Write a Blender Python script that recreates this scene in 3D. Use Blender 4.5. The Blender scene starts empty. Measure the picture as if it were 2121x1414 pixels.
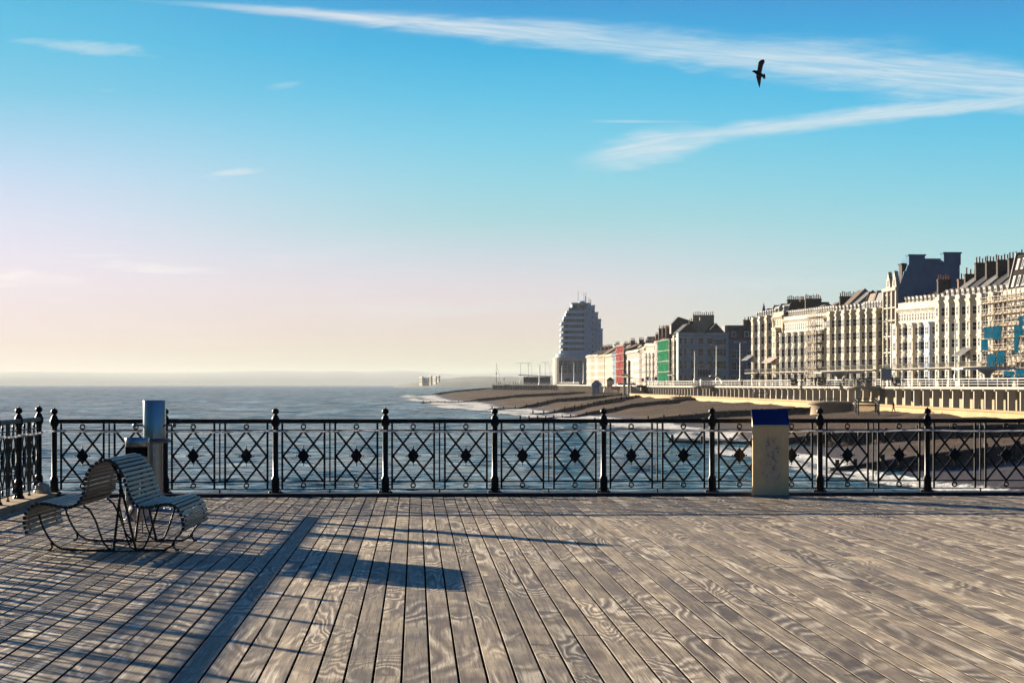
import bpy, math, random
from mathutils import Vector, Matrix
PI = math.pi
R = random.Random(7)
scene = bpy.context.scene
COL = scene.collection
F = 4500.0            # focal length in pixels of the 2121 px wide photograph
EYE = 1.67
EXPO = 1.85

def at(px, py, Y):
    return Vector(((px-1060.5)*Y/F, Y, EYE-(py-796.0)*Y/F))

def lin(c):
    return tuple(((v/255.0)/12.92 if v/255.0 <= 0.04045 else ((v/255.0+0.055)/1.055)**2.4) for v in c)

def interp(x, xs, ys):
    if x <= xs[0]: return ys[0]
    for i in range(len(xs)-1):
        if x <= xs[i+1]:
            t = (x-xs[i])/(xs[i+1]-xs[i]); return ys[i]+(ys[i+1]-ys[i])*t
    return ys[-1]

# ------------------------------------------------------------------ mesh builder
class MB:
    def __init__(s): s.v = []; s.f = []; s.m = []; s.sm = []; s.attr = []
    def add(s, vs, fs, m=0, smooth=False, a=0.0):
        b = len(s.v); s.v.extend([tuple(v) for v in vs])
        for f in fs:
            s.f.append([b+i for i in f]); s.m.append(m); s.sm.append(smooth); s.attr.append(a)
    def box(s, x0, x1, y0, y1, z0, z1, m=0, a=0.0):
        vs = [(x0,y0,z0),(x1,y0,z0),(x1,y1,z0),(x0,y1,z0),(x0,y0,z1),(x1,y0,z1),(x1,y1,z1),(x0,y1,z1)]
        s.add(vs, [(0,3,2,1),(4,5,6,7),(0,1,5,4),(1,2,6,5),(2,3,7,6),(3,0,4,7)], m, False, a)
    def hexa(s, vs, m=0):
        s.add(vs, [(0,3,2,1),(4,5,6,7),(0,1,5,4),(1,2,6,5),(2,3,7,6),(3,0,4,7)], m)
    def beam(s, p, q, w, h, m=0, up=(0,0,1)):
        p = Vector(p); q = Vector(q); d = (q-p)
        if d.length < 1e-6: return
        d.normalize(); up = Vector(up)
        if abs(d.dot(up)) > .98: up = Vector((0,1,0))
        x = d.cross(up).normalized()*w/2; y = x.cross(d).normalized()*h/2
        s.hexa([p-x-y, p+x-y, q+x-y, q-x-y, p-x+y, p+x+y, q+x+y, q-x+y], m)
    def prism(s, poly, z0, z1, m=0, smooth=False, cap=True):
        n = len(poly)
        area = sum(poly[i][0]*poly[(i+1)%n][1]-poly[(i+1)%n][0]*poly[i][1] for i in range(n))
        if area < 0: poly = poly[::-1]
        vs = [(p[0],p[1],z0) for p in poly]+[(p[0],p[1],z1) for p in poly]
        s.add(vs, [(i,(i+1)%n,n+(i+1)%n,n+i) for i in range(n)], m, smooth)
        if cap: s.add(vs, [tuple(range(n-1,-1,-1)), tuple(range(n,2*n))], m)
    def prismx(s, poly, x0, x1, m=0):      # polygon in (y,z) extruded along x
        n = len(poly)
        area = sum(poly[i][0]*poly[(i+1)%n][1]-poly[(i+1)%n][0]*poly[i][1] for i in range(n))
        if area < 0: poly = poly[::-1]
        vs = [(x0,p[0],p[1]) for p in poly]+[(x1,p[0],p[1]) for p in poly]
        s.add(vs, [(i,(i+1)%n,n+(i+1)%n,n+i) for i in range(n)]+[tuple(range(n-1,-1,-1)), tuple(range(n,2*n))], m)
    def prismy(s, poly, y0, y1, m=0):      # polygon in (x,z) extruded along y
        n = len(poly)
        area = sum(poly[i][0]*poly[(i+1)%n][1]-poly[(i+1)%n][0]*poly[i][1] for i in range(n))
        if area > 0: poly = poly[::-1]
        vs = [(p[0],y0,p[1]) for p in poly]+[(p[0],y1,p[1]) for p in poly]
        s.add(vs, [(i,(i+1)%n,n+(i+1)%n,n+i) for i in range(n)]+[tuple(range(n-1,-1,-1)), tuple(range(n,2*n))], m)
    def tube(s, pts, r, n=8, m=0, caps=True):
        pts = [Vector(p) for p in pts]; k = len(pts)
        rs = r if isinstance(r, (list, tuple)) else [r]*k
        vs = []; ref = None
        for i, p in enumerate(pts):
            d = (pts[min(i+1,k-1)]-pts[max(i-1,0)])
            if d.length < 1e-9: d = Vector((0,0,1))
            d.normalize()
            if ref is None:
                ref = Vector((0,0,1)) if abs(d.z) < .9 else Vector((1,0,0))
            x = d.cross(ref)
            if x.length < 1e-4: x = d.cross(Vector((.3,.8,.1)))
            x.normalize(); y = x.cross(d).normalized(); ref = y
            for j in range(n):
                a = 2*PI*j/n; vs.append(p+(x*math.cos(a)+y*math.sin(a))*rs[i])
        fs = [(i*n+j, i*n+(j+1)%n, (i+1)*n+(j+1)%n, (i+1)*n+j) for i in range(k-1) for j in range(n)]
        fs = [f[::-1] for f in fs]
        s.add(vs, fs, m, n > 4)
        if caps: s.add(vs, [tuple(range(n)), tuple(range((k-1)*n, k*n))[::-1]], m)
    def lathe(s, prof, c=(0,0,0), n=16, m=0, smooth=True, a0=0.0, arc=2*PI):
        full = abs(arc-2*PI) < 1e-6; nn = n if full else n+1
        vs = [(c[0]+r*math.cos(a0+arc*j/n), c[1]+r*math.sin(a0+arc*j/n), c[2]+z) for r, z in prof for j in range(nn)]
        k = len(prof); fs = []
        for i in range(k-1):
            for j in range(n):
                j2 = (j+1) % nn if full else j+1
                fs.append((i*nn+j, i*nn+j2, (i+1)*nn+j2, (i+1)*nn+j))
        s.add(vs, fs, m, smooth)
        if full:
            if prof[0][0] > 1e-4: s.add(vs, [tuple(range(nn))[::-1]], m)
            if prof[-1][0] > 1e-4: s.add(vs, [tuple(range((k-1)*nn, k*nn))], m)
    def loft(s, rings, n=12, m=0):
        # rings: (centre, u vector, v vector) ; ellipse = c + u cos + v sin
        vs = []
        for c, u, v in rings:
            c = Vector(c); u = Vector(u); v = Vector(v)
            for j in range(n):
                a = 2*PI*j/n; vs.append(c+u*math.cos(a)+v*math.sin(a))
        k = len(rings)
        fs = [(i*n+j, i*n+(j+1)%n, (i+1)*n+(j+1)%n, (i+1)*n+j) for i in range(k-1) for j in range(n)]
        s.add(vs, fs, m, True)
        s.add(vs, [tuple(range(n))[::-1], tuple(range((k-1)*n, k*n))], m, True)
    def mesh(s, name, mats):
        me = bpy.data.meshes.new(name)
        me.from_pydata(s.v, [], s.f)
        for mt in (mats if isinstance(mats, (list, tuple)) else [mats]): me.materials.append(mt)
        me.polygons.foreach_set('material_index', s.m)
        me.polygons.foreach_set('use_smooth', s.sm)
        me.update()
        return me
    def build(s, name, mats, parent=None, loc=(0,0,0), rz=0.0):
        return link(name, s.mesh(name, mats), parent, loc, rz)

def link(name, me, parent=None, loc=(0,0,0), rz=0.0):
    o = bpy.data.objects.new(name, me); COL.objects.link(o)
    o.location = loc; o.rotation_euler = (0,0,rz)
    if parent is not None: o.parent = parent
    return o

def tag(o, label=None, cat=None, group=None, kind=None):
    if label: o['label'] = label
    if cat: o['category'] = cat
    if group: o['group'] = group
    if kind: o['kind'] = kind
    return o

def empty(name, loc, rz=0.0):
    o = bpy.data.objects.new(name, None); COL.objects.link(o)
    o.empty_display_size = .2
    o.location = loc; o.rotation_euler = (0,0,rz)
    return o

def kids(o): return [c for c in COL.objects if c.parent == o]
def copy_tree(o, parent=None):
    c = o.copy(); COL.objects.link(c); c.parent = parent
    for ch in kids(o): copy_tree(ch, c)
    return c

def fixnormals(o):
    import bmesh
    bm = bmesh.new(); bm.from_mesh(o.data); bmesh.ops.recalc_face_normals(bm, faces=bm.faces); bm.to_mesh(o.data); bm.free()
    return o

# ------------------------------------------------------------------ node helpers
class S:
    """a socket one can do arithmetic on"""
    def __init__(s, nt, sock): s.nt = nt; s.o = sock
    def _m(s, op, b=None, c=None, clamp=False):
        n = s.nt.nodes.new('ShaderNodeMath'); n.operation = op; n.use_clamp = clamp
        for i, x in enumerate((s, b, c)):
            if x is None: continue
            if isinstance(x, S): s.nt.links.new(x.o, n.inputs[i])
            else: n.inputs[i].default_value = float(x)
        return S(s.nt, n.outputs[0])
    def __add__(s, b): return s._m('ADD', b)
    __radd__ = __add__
    def __sub__(s, b): return s._m('SUBTRACT', b)
    def __rsub__(s, b): return (s*-1.0)+b
    def __mul__(s, b): return s._m('MULTIPLY', b)
    __rmul__ = __mul__
    def __truediv__(s, b): return s._m('DIVIDE', b)
    def abs(s): return s._m('ABSOLUTE')
    def sin(s): return s._m('SINE')
    def min(s, b): return s._m('MINIMUM', b)
    def max(s, b): return s._m('MAXIMUM', b)
    def pow(s, b): return s._m('POWER', b)
    def clamp(s): return s._m('ADD', 0.0, clamp=True)
    def gt(s, b): return s._m('GREATER_THAN', b)
    def fract(s): return s._m('FRACT')
    def floor(s): return s._m('FLOOR')
    def sstep(s, a, b, lo=0.0, hi=1.0):
        n = s.nt.nodes.new('ShaderNodeMapRange'); n.interpolation_type = 'SMOOTHSTEP'
        s.nt.links.new(s.o, n.inputs[0])
        # smoothstep wants from_min < from_max
        if a > b: a, b, lo, hi = b, a, hi, lo
        for i, x in zip((1,2,3,4), (a, b, lo, hi)): n.inputs[i].default_value = x
        return S(s.nt, n.outputs[0])

def new(nt, t): return nt.nodes.new(t)
def vec(nt, x, y, z):
    n = new(nt, 'ShaderNodeCombineXYZ')
    for i, v in enumerate((x, y, z)):
        if isinstance(v, S): nt.links.new(v.o, n.inputs[i])
        else: n.inputs[i].default_value = float(v)
    return S(nt, n.outputs[0])
def sep(nt, sock):
    n = new(nt, 'ShaderNodeSeparateXYZ'); nt.links.new(sock, n.inputs[0])
    return [S(nt, n.outputs[i]) for i in range(3)]
def noise(nt, v, scale=1.0, detail=3.0, rough=.55, dist=0.0, dim='3D'):
    n = new(nt, 'ShaderNodeTexNoise'); n.noise_dimensions = dim
    if v is not None: nt.links.new(v.o if isinstance(v, S) else v, n.inputs['Vector'])
    n.inputs['Scale'].default_value = scale; n.inputs['Detail'].default_value = detail
    n.inputs['Roughness'].default_value = rough; n.inputs['Distortion'].default_value = dist
    return S(nt, n.outputs[0])
def mixc(nt, f, a, b, mode='MIX'):
    n = new(nt, 'ShaderNodeMix'); n.data_type = 'RGBA'; n.blend_type = mode
    for sock, v in ((n.inputs[0], f), (n.inputs[6], a), (n.inputs[7], b)):
        if isinstance(v, S): nt.links.new(v.o, sock)
        elif isinstance(v, (int, float)): sock.default_value = v
        else: sock.default_value = (*v[:3], 1)
    return S(nt, n.outputs[2])
def ramp(nt, f, stops, interp_='EASE'):
    n = new(nt, 'ShaderNodeValToRGB'); n.color_ramp.interpolation = interp_
    el = n.color_ramp.elements
    while len(el) < len(stops): el.new(.5)
    for e, (p, c) in zip(el, stops): e.position = p; e.color = (*c, 1)
    nt.links.new(f.o, n.inputs[0])
    return S(nt, n.outputs[0])
def newmat(name):
    m = bpy.data.materials.new(name); m.use_nodes = True; nt = m.node_tree
    b = nt.nodes['Principled BSDF']
    return m, nt, b
def setin(nt, b, k, v):
    if isinstance(v, S): nt.links.new(v.o, b.inputs[k])
    elif isinstance(v, (int, float)): b.inputs[k].default_value = v
    else: b.inputs[k].default_value = (*v[:3], 1)
def bump(nt, b, h, strength, dist):
    n = new(nt, 'ShaderNodeBump'); n.inputs['Strength'].default_value = strength; n.inputs['Distance'].default_value = dist
    nt.links.new(h.o, n.inputs['Height']); nt.links.new(n.outputs[0], b.inputs['Normal'])
def objco(nt): return new(nt, 'ShaderNodeTexCoord').outputs['Object']
def geopos(nt): return new(nt, 'ShaderNodeNewGeometry').outputs['Position']

def mat(name, col, rough=.7, var=.25, scale=3.0, metal=0.0, bmp=0.0, streak=0.0, world=False, spec=None, col2=None, detail=4):
    m, nt, b = newmat(name)
    co = geopos(nt) if world else objco(nt)
    n1 = noise(nt, S(nt, co), scale, detail, .6)
    f = n1.sstep(.3, .7)
    dk = tuple(c*(1-var) for c in col); lt = tuple(min(1, c*(1+var*.6)) for c in (col2 or col))
    c = mixc(nt, f, dk, lt)
    if streak > 0:
        x, y, z = sep(nt, co)
        st = noise(nt, vec(nt, x*2.2, y*2.2, z*.25), 1.5, 3, .6).sstep(.52, .72)
        c = mixc(nt, st*streak, c, tuple(v*.45 for v in col))
    setin(nt, b, 'Base Color', c)
    b.inputs['Roughness'].default_value = rough; b.inputs['Metallic'].default_value = metal
    if spec is None and rough >= .5 and metal == 0: spec = .15
    if spec is not None: b.inputs['Specular IOR Level'].default_value = spec
    if bmp > 0: bump(nt, b, noise(nt, S(nt, co), scale*6, 3, .6), .6, bmp)
    return m
# ------------------------------------------------------------------ materials
M = {}
def stucco(k, c, streak=.35, var=.14):
    c = tuple(min(.8, v*.90) for v in c)
    M[k] = mat('stucco_'+k, c, .85, var, .35, streak=streak, bmp=.01, detail=6)
stucco('cream', (.42,.375,.295)); stucco('white', (.48,.44,.36)); stucco('ivory', (.44,.405,.335))
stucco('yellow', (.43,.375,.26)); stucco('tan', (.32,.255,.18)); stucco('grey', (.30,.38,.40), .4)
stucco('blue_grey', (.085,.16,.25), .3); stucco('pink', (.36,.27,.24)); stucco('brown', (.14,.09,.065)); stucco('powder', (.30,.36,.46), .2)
stucco('tower', (.36,.50,.60), .15); stucco('seawall', (.43,.30,.145), .45); stucco('concrete', (.34,.265,.175), .6)  # tower: blue of its shaded face mixed into the wall colour
stucco('back_wall', (.37,.285,.18), .4); stucco('colonnade', (.42,.385,.33), .3); stucco('flank', (.045,.15,.25), .3)  # flank: the blue of shade put into the wall colour
M['slate'] = mat('slate_roof', (.034,.034,.042), .6, .35, 1.2)
M['dark_slate'] = mat('dark_brown_slate', (.016,.013,.012), .9, .35, 1.2, spec=.03)
M['slate_light'] = mat('pale_slate_roof', (.14,.135,.13), .55, .3, 1.2)
M['tile_brown'] = mat('brown_tile_roof', (.11,.07,.045), .7, .35, 1.2)
M['dark_brick'] = mat('dark_brick', (.045,.035,.032), .85, .4, 2.5)
M['brick'] = mat('red_brick', (.15,.085,.06), .85, .3, 2.5)
M['pot'] = mat('chimney_pot', (.24,.10,.06), .8, .3, 4)
M['pot_pale'] = mat('buff_chimney_pot', (.36,.29,.19), .8, .3, 4)
M['glass'] = mat('dark_window_glass', (.016,.021,.027), .22, .4, .4, spec=.22)
M['sash'] = mat('white_sash_paint', (.5,.48,.44), .6, .1, 5)
M['lead'] = mat('lead_grey', (.1,.1,.11), .55, .2, 2)
M['awning'] = mat('grey_canvas', (.16,.16,.155), .85, .25, 3)
M['red_awning'] = mat('red_canvas', (.13,.03,.022), .85, .2, 3)
M['scaffold'] = mat('rusty_scaffold_tube', (.11,.075,.048), .55, .4, 3, .3)
M['board'] = mat('scaffold_boards', (.25,.19,.11), .85, .25, 2)
def netting(k, c):
    m, nt, b = newmat(k+'_debris_netting')
    x, y, z = sep(nt, objco(nt))
    f = noise(nt, vec(nt, x*.6, y*.6, z*1.4), 1.2, 4, .6)
    setin(nt, b, 'Base Color', mixc(nt, f.sstep(.3,.7), tuple(v*.55 for v in c), c))
    b.inputs['Roughness'].default_value = .7
    b.inputs['Alpha'].default_value = .97; b.inputs['Specular IOR Level'].default_value = .0
    M['net_'+k] = m
netting('blue', (.002,.055,.10)); netting('green', (.012,.125,.06)); netting('red', (.20,.038,.035))
M['iron'] = mat('black_gloss_iron_paint', (.008,.0095,.0105), .42, .5, 9, spec=.12, bmp=.0015)
M['steel'] = mat('brushed_stainless_steel', (.27,.275,.285), .2, .10, 1.5, 1.0)
M['steel_dark'] = mat('dull_steel', (.16,.17,.19), .4, .2, 3, .9)
M['rod'] = mat('dark_iron_rod', (.03,.028,.027), .45, .4, 9, .5)
M['slat'] = mat('weathered_bench_wood', (.032,.024,.019), .38, .5, 7, spec=.30, col2=(.045,.034,.027), bmp=.002)
M['kerb_dark'] = mat('tarred_kerb_timber', (.022,.024,.03), .5, .4, 2.5)
M['kerb_sand'] = mat('sandy_kerb_timber', (.40,.29,.165), .75, .25, 2.5)
M['blue'] = mat('blue_enamel_panel', (.004,.02,.13), .3, .25, 2.5)
M['white_line'] = mat('white_plastic', (.75,.76,.78), .4, .1, 8)
M['cable'] = mat('dark_cable', (.03,.03,.03), .6, .2, 8)
M['timber'] = mat('wet_groyne_timber', (.030,.029,.031), .75, .5, 1.5, streak=.4)
M['timber_top'] = mat('pale_groyne_capping', (.12,.105,.09), .8, .4, 1.5)
M['white_rail'] = mat('white_railing_paint', (.42,.40,.365), .55, .12, 1.0)
M['lamp_grey'] = mat('galvanised_lamp_post', (.30,.31,.32), .5, .2, 2, .3)
M['leaf'] = mat('dark_green_leaf', (.045,.06,.028), .7, .5, 6)
M['palm'] = mat('cordyline_leaf', (.06,.055,.03), .65, .5, 6)
M['coat_dark'] = mat('dark_coat', (.018,.018,.022), .9, .3, 5)
M['coat_red'] = mat('red_coat', (.30,.03,.035), .9, .3, 5)
M['coat_blue'] = mat('navy_coat', (.03,.04,.085), .9, .3, 5)
M['coat_tan'] = mat('tan_coat', (.22,.15,.09), .9, .3, 5)
M['trouser'] = mat('dark_trousers', (.015,.015,.02), .9, .3, 5)
M['skin'] = mat('skin', (.38,.22,.15), .6, .1, 8)
M['gull_white'] = mat('gull_white_feathers', (.55,.50,.47), .8, .2, 20)
M['gull_grey'] = mat('gull_grey_feathers', (.14,.14,.15), .8, .3, 20)
M['gull_dark'] = mat('gull_dark_feathers', (.035,.030,.030), .8, .3, 12)
M['gull_brown'] = mat('gull_brown_feathers', (.13,.055,.04), .8, .4, 12)
M['gull_leg'] = mat('gull_pink_leg', (.35,.2,.16), .6, .1, 8)
M['bag'] = mat('crumpled_plastic', (.42,.38,.28), .25, .3, 12, bmp=.01)
M['red_paint'] = mat('red_paint', (.4,.035,.04), .5, .2, 3)
M['blue_paint'] = mat('faded_blue_paint', (.10,.20,.33), .7, .2, 1.2, streak=.3)
M['royal'] = mat('royal_blue_paint', (.03,.07,.28), .6, .2, 2)
M['orange_sign'] = mat('orange_sign_panel', (.42,.16,.04), .6, .2, 3)
M['sign_grey'] = mat('grey_sign_panel', (.26,.27,.27), .6, .25, 1.5)
M['asphalt'] = mat('asphalt', (.055,.055,.055), .9, .25, .6, bmp=.01, world=True)
M['paving'] = mat('promenade_paving', (.23,.20,.165), .85, .2, .8, world=True)

def mat_board():          # cream lectern with grime of its own
    m, nt, b = newmat('stained_cream_panel')
    x, y, z = sep(nt, objco(nt)); co = vec(nt, x, y, z)
    mid = (x.abs().sstep(.20, .06))*(z.sstep(.12,.3))*(z.sstep(1.0,.75))
    n1 = noise(nt, vec(nt, x*1.0, y, z*.45), 26, 6, .7)
    spots = n1.sstep(.51, .63)*mid
    n2 = noise(nt, co, 4, 4, .6).sstep(.35,.75)
    c = mixc(nt, n2, (.88,.58,.25), (.78,.47,.18))
    c = mixc(nt, mid*.5, c, (.46,.36,.25))
    c = mixc(nt, spots*.9, c, (.14,.10,.08))
    c = mixc(nt, z.sstep(.26, .02)*.35, c, (.3,.235,.17))
    setin(nt, b, 'Base Color', c); b.inputs['Roughness'].default_value = .6
    return m
M['board_cream'] = mat_board()

def mat_deck():
    m, nt, b = newmat('weathered_deck_boards')
    co = objco(nt); x, y, z = sep(nt, co)
    at_ = new(nt, 'ShaderNodeAttribute'); at_.attribute_name = 'plank'
    pr = S(nt, at_.outputs['Fac'])
    off = pr*91.0
    # warped growth rings: contour lines of a stretched noise field
    straight = (pr*7.31).fract().gt(.55)           # quarter-sawn boards run straight, the others swirl
    ys = straight*-.72+1.0
    q = vec(nt, x*2.7, (y*.62)*ys+off, off*1.7)
    field = noise(nt, q, 1.0, 2.5, .48, .7)
    curl = noise(nt, vec(nt, x*1.7, y*.45+off, off), 1.0, 2.0, .5)
    freq = noise(nt, vec(nt, x*.9, y*.3, off*2.3), 1.0, 1.0, .5).sstep(.35,.7,22,72)
    rings = ((field+curl*.35)*freq).sin()*.5+.5
    amt = noise(nt, vec(nt, x*1.8, y*.6+off, off*3.1), 1.1, 3, .55).sstep(.40,.60)
    fine = noise(nt, vec(nt, x*85, y*1.6, off), 1.0, 5, .68)
    streak = noise(nt, vec(nt, x*22, y*.7, off+3.0), 1.0, 4, .6)
    blotch = noise(nt, vec(nt, x*2.6, y*1.0+off, off), 1.3, 5, .6)
    c = mixc(nt, blotch.sstep(.30,.72), (.325,.25,.17), (.58,.475,.325))
    c = mixc(nt, rings.sstep(.58,.98)*amt*.92, c, (.92,.80,.61))
    c = mixc(nt, rings.sstep(.40,.04)*amt*.72, c, (.135,.092,.062))
    c = mixc(nt, streak.sstep(.50,.62)*.62, c, (.21,.16,.118))
    c = mixc(nt, fine.sstep(.49,.64)*.7, c, (.15,.112,.084))
    dark = noise(nt, vec(nt, x*1.1+off, y*.8, off), 2.2, 3, .6).sstep(.60,.78)
    c = mixc(nt, dark*.45, c, (.17,.135,.11))
    c = mixc(nt, 1.0, c, mixc(nt, pr, (.64,.635,.62), (1.2,1.18,1.12)), 'MULTIPLY')
    xl = ((x+5.28)*(1/.1625)).fract()*.1625; yl = ((y+.07)*(1/.6)).fract()*.6-.3
    xd = (xl-.03).abs().min((xl-.1325).abs())
    hole = ((xd*xd+yl*yl).pow(.5)).sstep(.0062,.0035)
    c = mixc(nt, hole*.8, c, (.05,.04,.035))
    speck = noise(nt, vec(nt, x, y, 0.0), 34, 2, .5).sstep(.75,.79)
    c = mixc(nt, speck*.7, c, (.72,.7,.64))
    setin(nt, b, 'Base Color', c)
    setin(nt, b, 'Roughness', blotch.sstep(.2,.8,.46,.64))
    b.inputs['Specular IOR Level'].default_value = .20
    bump(nt, b, fine*.6+rings*amt*.45+blotch*.5, .55, .0035)
    return m
M['deck'] = mat_deck()
M['deck_side'] = mat('grimy_board_edge', (.07,.055,.045), .85, .4, 4)
M['void'] = mat('dark_under_deck', (.006,.006,.007), .95, .3, 1)

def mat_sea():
    m, nt, b = newmat('choppy_sea_water')
    co = geopos(nt); x, y, z = sep(nt, co)
    def nvec(sx, sy, w_, amp, det):
        n = new(nt, 'ShaderNodeTexNoise'); n.inputs['Scale'].default_value = 1.0; n.inputs['Detail'].default_value = det; n.inputs['Roughness'].default_value = .6
        n.inputs['Distortion'].default_value = .4
        nt.links.new(vec(nt, x*sx, y*sy, w_).o, n.inputs['Vector'])
        r_, g_, b_ = sep(nt, n.outputs['Color'])
        return (r_-.5)*amp, (g_-.5)*amp, b_
    ax, ay, ab = nvec(.12, .06, 0.0, .60, 3)
    bx_, by_, bb = nvec(.40, .50, 4.0, 1.05, 3)
    cx_, cy_, cb_ = nvec(1.3, 1.6, 9.0, .85, 3)
    nv = vec(nt, ax+bx_+cx_, ay+by_+cy_, 1.0)
    nn = new(nt, 'ShaderNodeVectorMath'); nn.operation = 'NORMALIZE'; nt.links.new(nv.o, nn.inputs[0]); nt.links.new(nn.outputs[0], b.inputs['Normal'])
    chop = bb; rip = cb_
    patch = noise(nt, vec(nt, x*.012, y*.006, 5.0), 1.0, 4, .6)
    near = y.sstep(650, 180)
    rpn = noise(nt, vec(nt, x*.34, y*.17, 2.0), 1.0, 5, .66, .6)
    rpf = noise(nt, vec(nt, x*.075, y*.022, 3.0), 1.0, 6, .68, .6)
    rp = rpf+(rpn-rpf)*near
    rp2 = noise(nt, vec(nt, x*.09, y*.07, 6.0), 1.0, 4, .65, .5)
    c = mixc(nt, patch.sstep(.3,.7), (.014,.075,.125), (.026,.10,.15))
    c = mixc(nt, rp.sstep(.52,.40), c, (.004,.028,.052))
    c = mixc(nt, rp.sstep(.50,.64)*.9, c, (.20,.34,.42))  # silvery wave glints and dark troughs painted into the water colour
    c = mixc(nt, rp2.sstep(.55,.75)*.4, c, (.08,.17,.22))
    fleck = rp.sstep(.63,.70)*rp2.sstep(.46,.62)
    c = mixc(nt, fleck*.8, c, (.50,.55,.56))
    setin(nt, b, 'Base Color', c)
    b.inputs['Specular IOR Level'].default_value = .03; b.inputs['Roughness'].default_value = .12; b.inputs['IOR'].default_value = 1.33
    # the broken surface hides most of its mirror-like facets: part of it shows only the painted ripple colour
    df = new(nt, 'ShaderNodeBsdfDiffuse'); nt.links.new(c.o, df.inputs['Color'])
    mx = new(nt, 'ShaderNodeMixShader'); mx.inputs[0].default_value = .58
    nt.links.new(df.outputs[0], mx.inputs[1]); nt.links.new(b.outputs[0], mx.inputs[2])
    nt.links.new(mx.outputs[0], [n for n in nt.nodes if n.type == 'OUTPUT_MATERIAL'][0].inputs['Surface'])
    return m
M['sea'] = mat_sea()

def mat_foam():
    m, nt, b = newmat('churned_sea_foam')
    co = geopos(nt); x, y, z = sep(nt, co)
    at_ = new(nt, 'ShaderNodeAttribute'); at_.attribute_name = 'edge'
    e = S(nt, at_.outputs['Fac'])          # 0 at the fringes, 1 in the surf line
    n1 = noise(nt, vec(nt, x*.35, y*.13, 0.0), 1.0, 6, .65, .6)
    n2 = noise(nt, vec(nt, x*1.6, y*.9, 0.0), 1.0, 5, .65, .5)
    a = (n1*.7+n2*.45+e*.55).sstep(.86,1.06)
    setin(nt, b, 'Base Color', mixc(nt, n2.sstep(.3,.7), (.34,.36,.36), (.78,.76,.70)))
    setin(nt, b, 'Alpha', a); b.inputs['Roughness'].default_value = .8
    bump(nt, b, n2*.6+n1, .9, .6)
    return m
M['foam'] = mat_foam()

def mat_shingle():
    m, nt, b = newmat('brown_shingle')
    co = geopos(nt); x, y, z = sep(nt, co)
    p = vec(nt, x, y, z)
    big = noise(nt, vec(nt, x*.05, y*.03, 0.0), 1.0, 4, .6)
    st = noise(nt, p, 3.2, 3, .75)
    st2 = noise(nt, p, .55, 4, .65)
    c = mixc(nt, big.sstep(.3,.7), (.050,.032,.023), (.105,.070,.049))
    c = mixc(nt, st2.sstep(.4,.65)*.6, c, (.06,.042,.033))
    c = mixc(nt, st.sstep(.55,.68)*.85, c, (.36,.26,.18))
    c = mixc(nt, st.sstep(.42,.28)*.6, c, (.03,.022,.02))
    wet = z.sstep(-4.1,-4.75)
    c = mixc(nt, wet*.65, c, (.05,.036,.030))
    setin(nt, b, 'Base Color', c)
    setin(nt, b, 'Roughness', wet*-.4+.9); setin(nt, b, 'Specular IOR Level', wet*.25+.06)
    bump(nt, b, st*.6+st2*.9, 1.0, .4)
    return m
M['shingle'] = mat_shingle()

def mat_hill(name, a, c_, s):
    m, nt, b = newmat(name)
    x, y, z = sep(nt, geopos(nt))
    f = noise(nt, vec(nt, x*s, y*s, z*s*3), 1.0, 5, .6)
    setin(nt, b, 'Base Color', mixc(nt, f.sstep(.35,.65), a, c_)); b.inputs['Roughness'].default_value = .95
    return m
M['hill'] = mat_hill('wooded_headland', (.04,.07,.065), (.07,.10,.085), .02)
M['down'] = mat_hill('distant_downland', (.035,.115,.085), (.055,.15,.11), .003)

def mat_bulb():
    m, nt, b = newmat('translucent_white_bulb')
    b.inputs['Base Color'].default_value = (.9,.9,.9,1); b.inputs['Roughness'].default_value = .3
    tr = new(nt, 'ShaderNodeBsdfTranslucent'); tr.inputs['Color'].default_value = (.95,.95,.97,1)
    mx = new(nt, 'ShaderNodeMixShader'); mx.inputs[0].default_value = .8
    nt.links.new(b.outputs[0], mx.inputs[1]); nt.links.new(tr.outputs[0], mx.inputs[2])
    nt.links.new(mx.outputs[0], [n for n in nt.nodes if n.type == 'OUTPUT_MATERIAL'][0].inputs['Surface'])
    return m
M['bulb'] = mat_bulb()
# ================================================================== THE PIER (local axes: a along the front rail, b out to sea)
TH = math.radians(2.54)
RAIL_B = 32.73; PITCH = 1.646; A0 = -2.10; LEFT_A = -5.60
def pier(a, b, z=0.0):
    return Vector((a*math.cos(TH)-b*math.sin(TH), a*math.sin(TH)+b*math.cos(TH), z))

# deck boards: every board a slightly different height, jointed at random lengths
d = MB(); a = -5.28; PW = .1625
while a < 17.0:
    b = -8.0-R.uniform(0, 3)
    while b < 32.38:
        L = R.choice((4.8, 6.0, 7.2, 8.4)); e = min(b+L, 32.38)
        dz = R.uniform(-.0022, .0022); t1 = R.uniform(-.0015, .0015)
        x0, x1 = a+.0078, a+PW-.0078
        y0, y1 = b+.002, e-.002; c = .0010
        vs = [(x0,y0,-.045),(x1,y0,-.045),(x1,y1,-.045),(x0,y1,-.045),
              (x0,y0,dz-c+t1),(x1,y0,dz-c-t1),(x1,y1,dz-c-t1),(x0,y1,dz-c+t1),
              (x0+c,y0+.002,dz+t1),(x1-c,y0+.002,dz-t1),(x1-c,y1-.002,dz-t1),(x0+c,y1-.002,dz+t1)]
        d.add(vs, [(0,1,5,4),(1,2,6,5),(2,3,7,6),(3,0,4,7)], 1)
        pr_ = R.random(); n8 = len(d.v)-8
        for f_ in ((4,5,9,8),(5,6,10,9),(6,7,11,10),(7,4,8,11),(8,9,10,11)): d.f.append([n8-4+i_ for i_ in f_]); d.m.append(0); d.sm.append(False); d.attr.append(pr_)
        b = e
    a += PW
deck = d.build('deck', [M['deck'], M['deck_side']], None, (0,0,0), TH)
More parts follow.
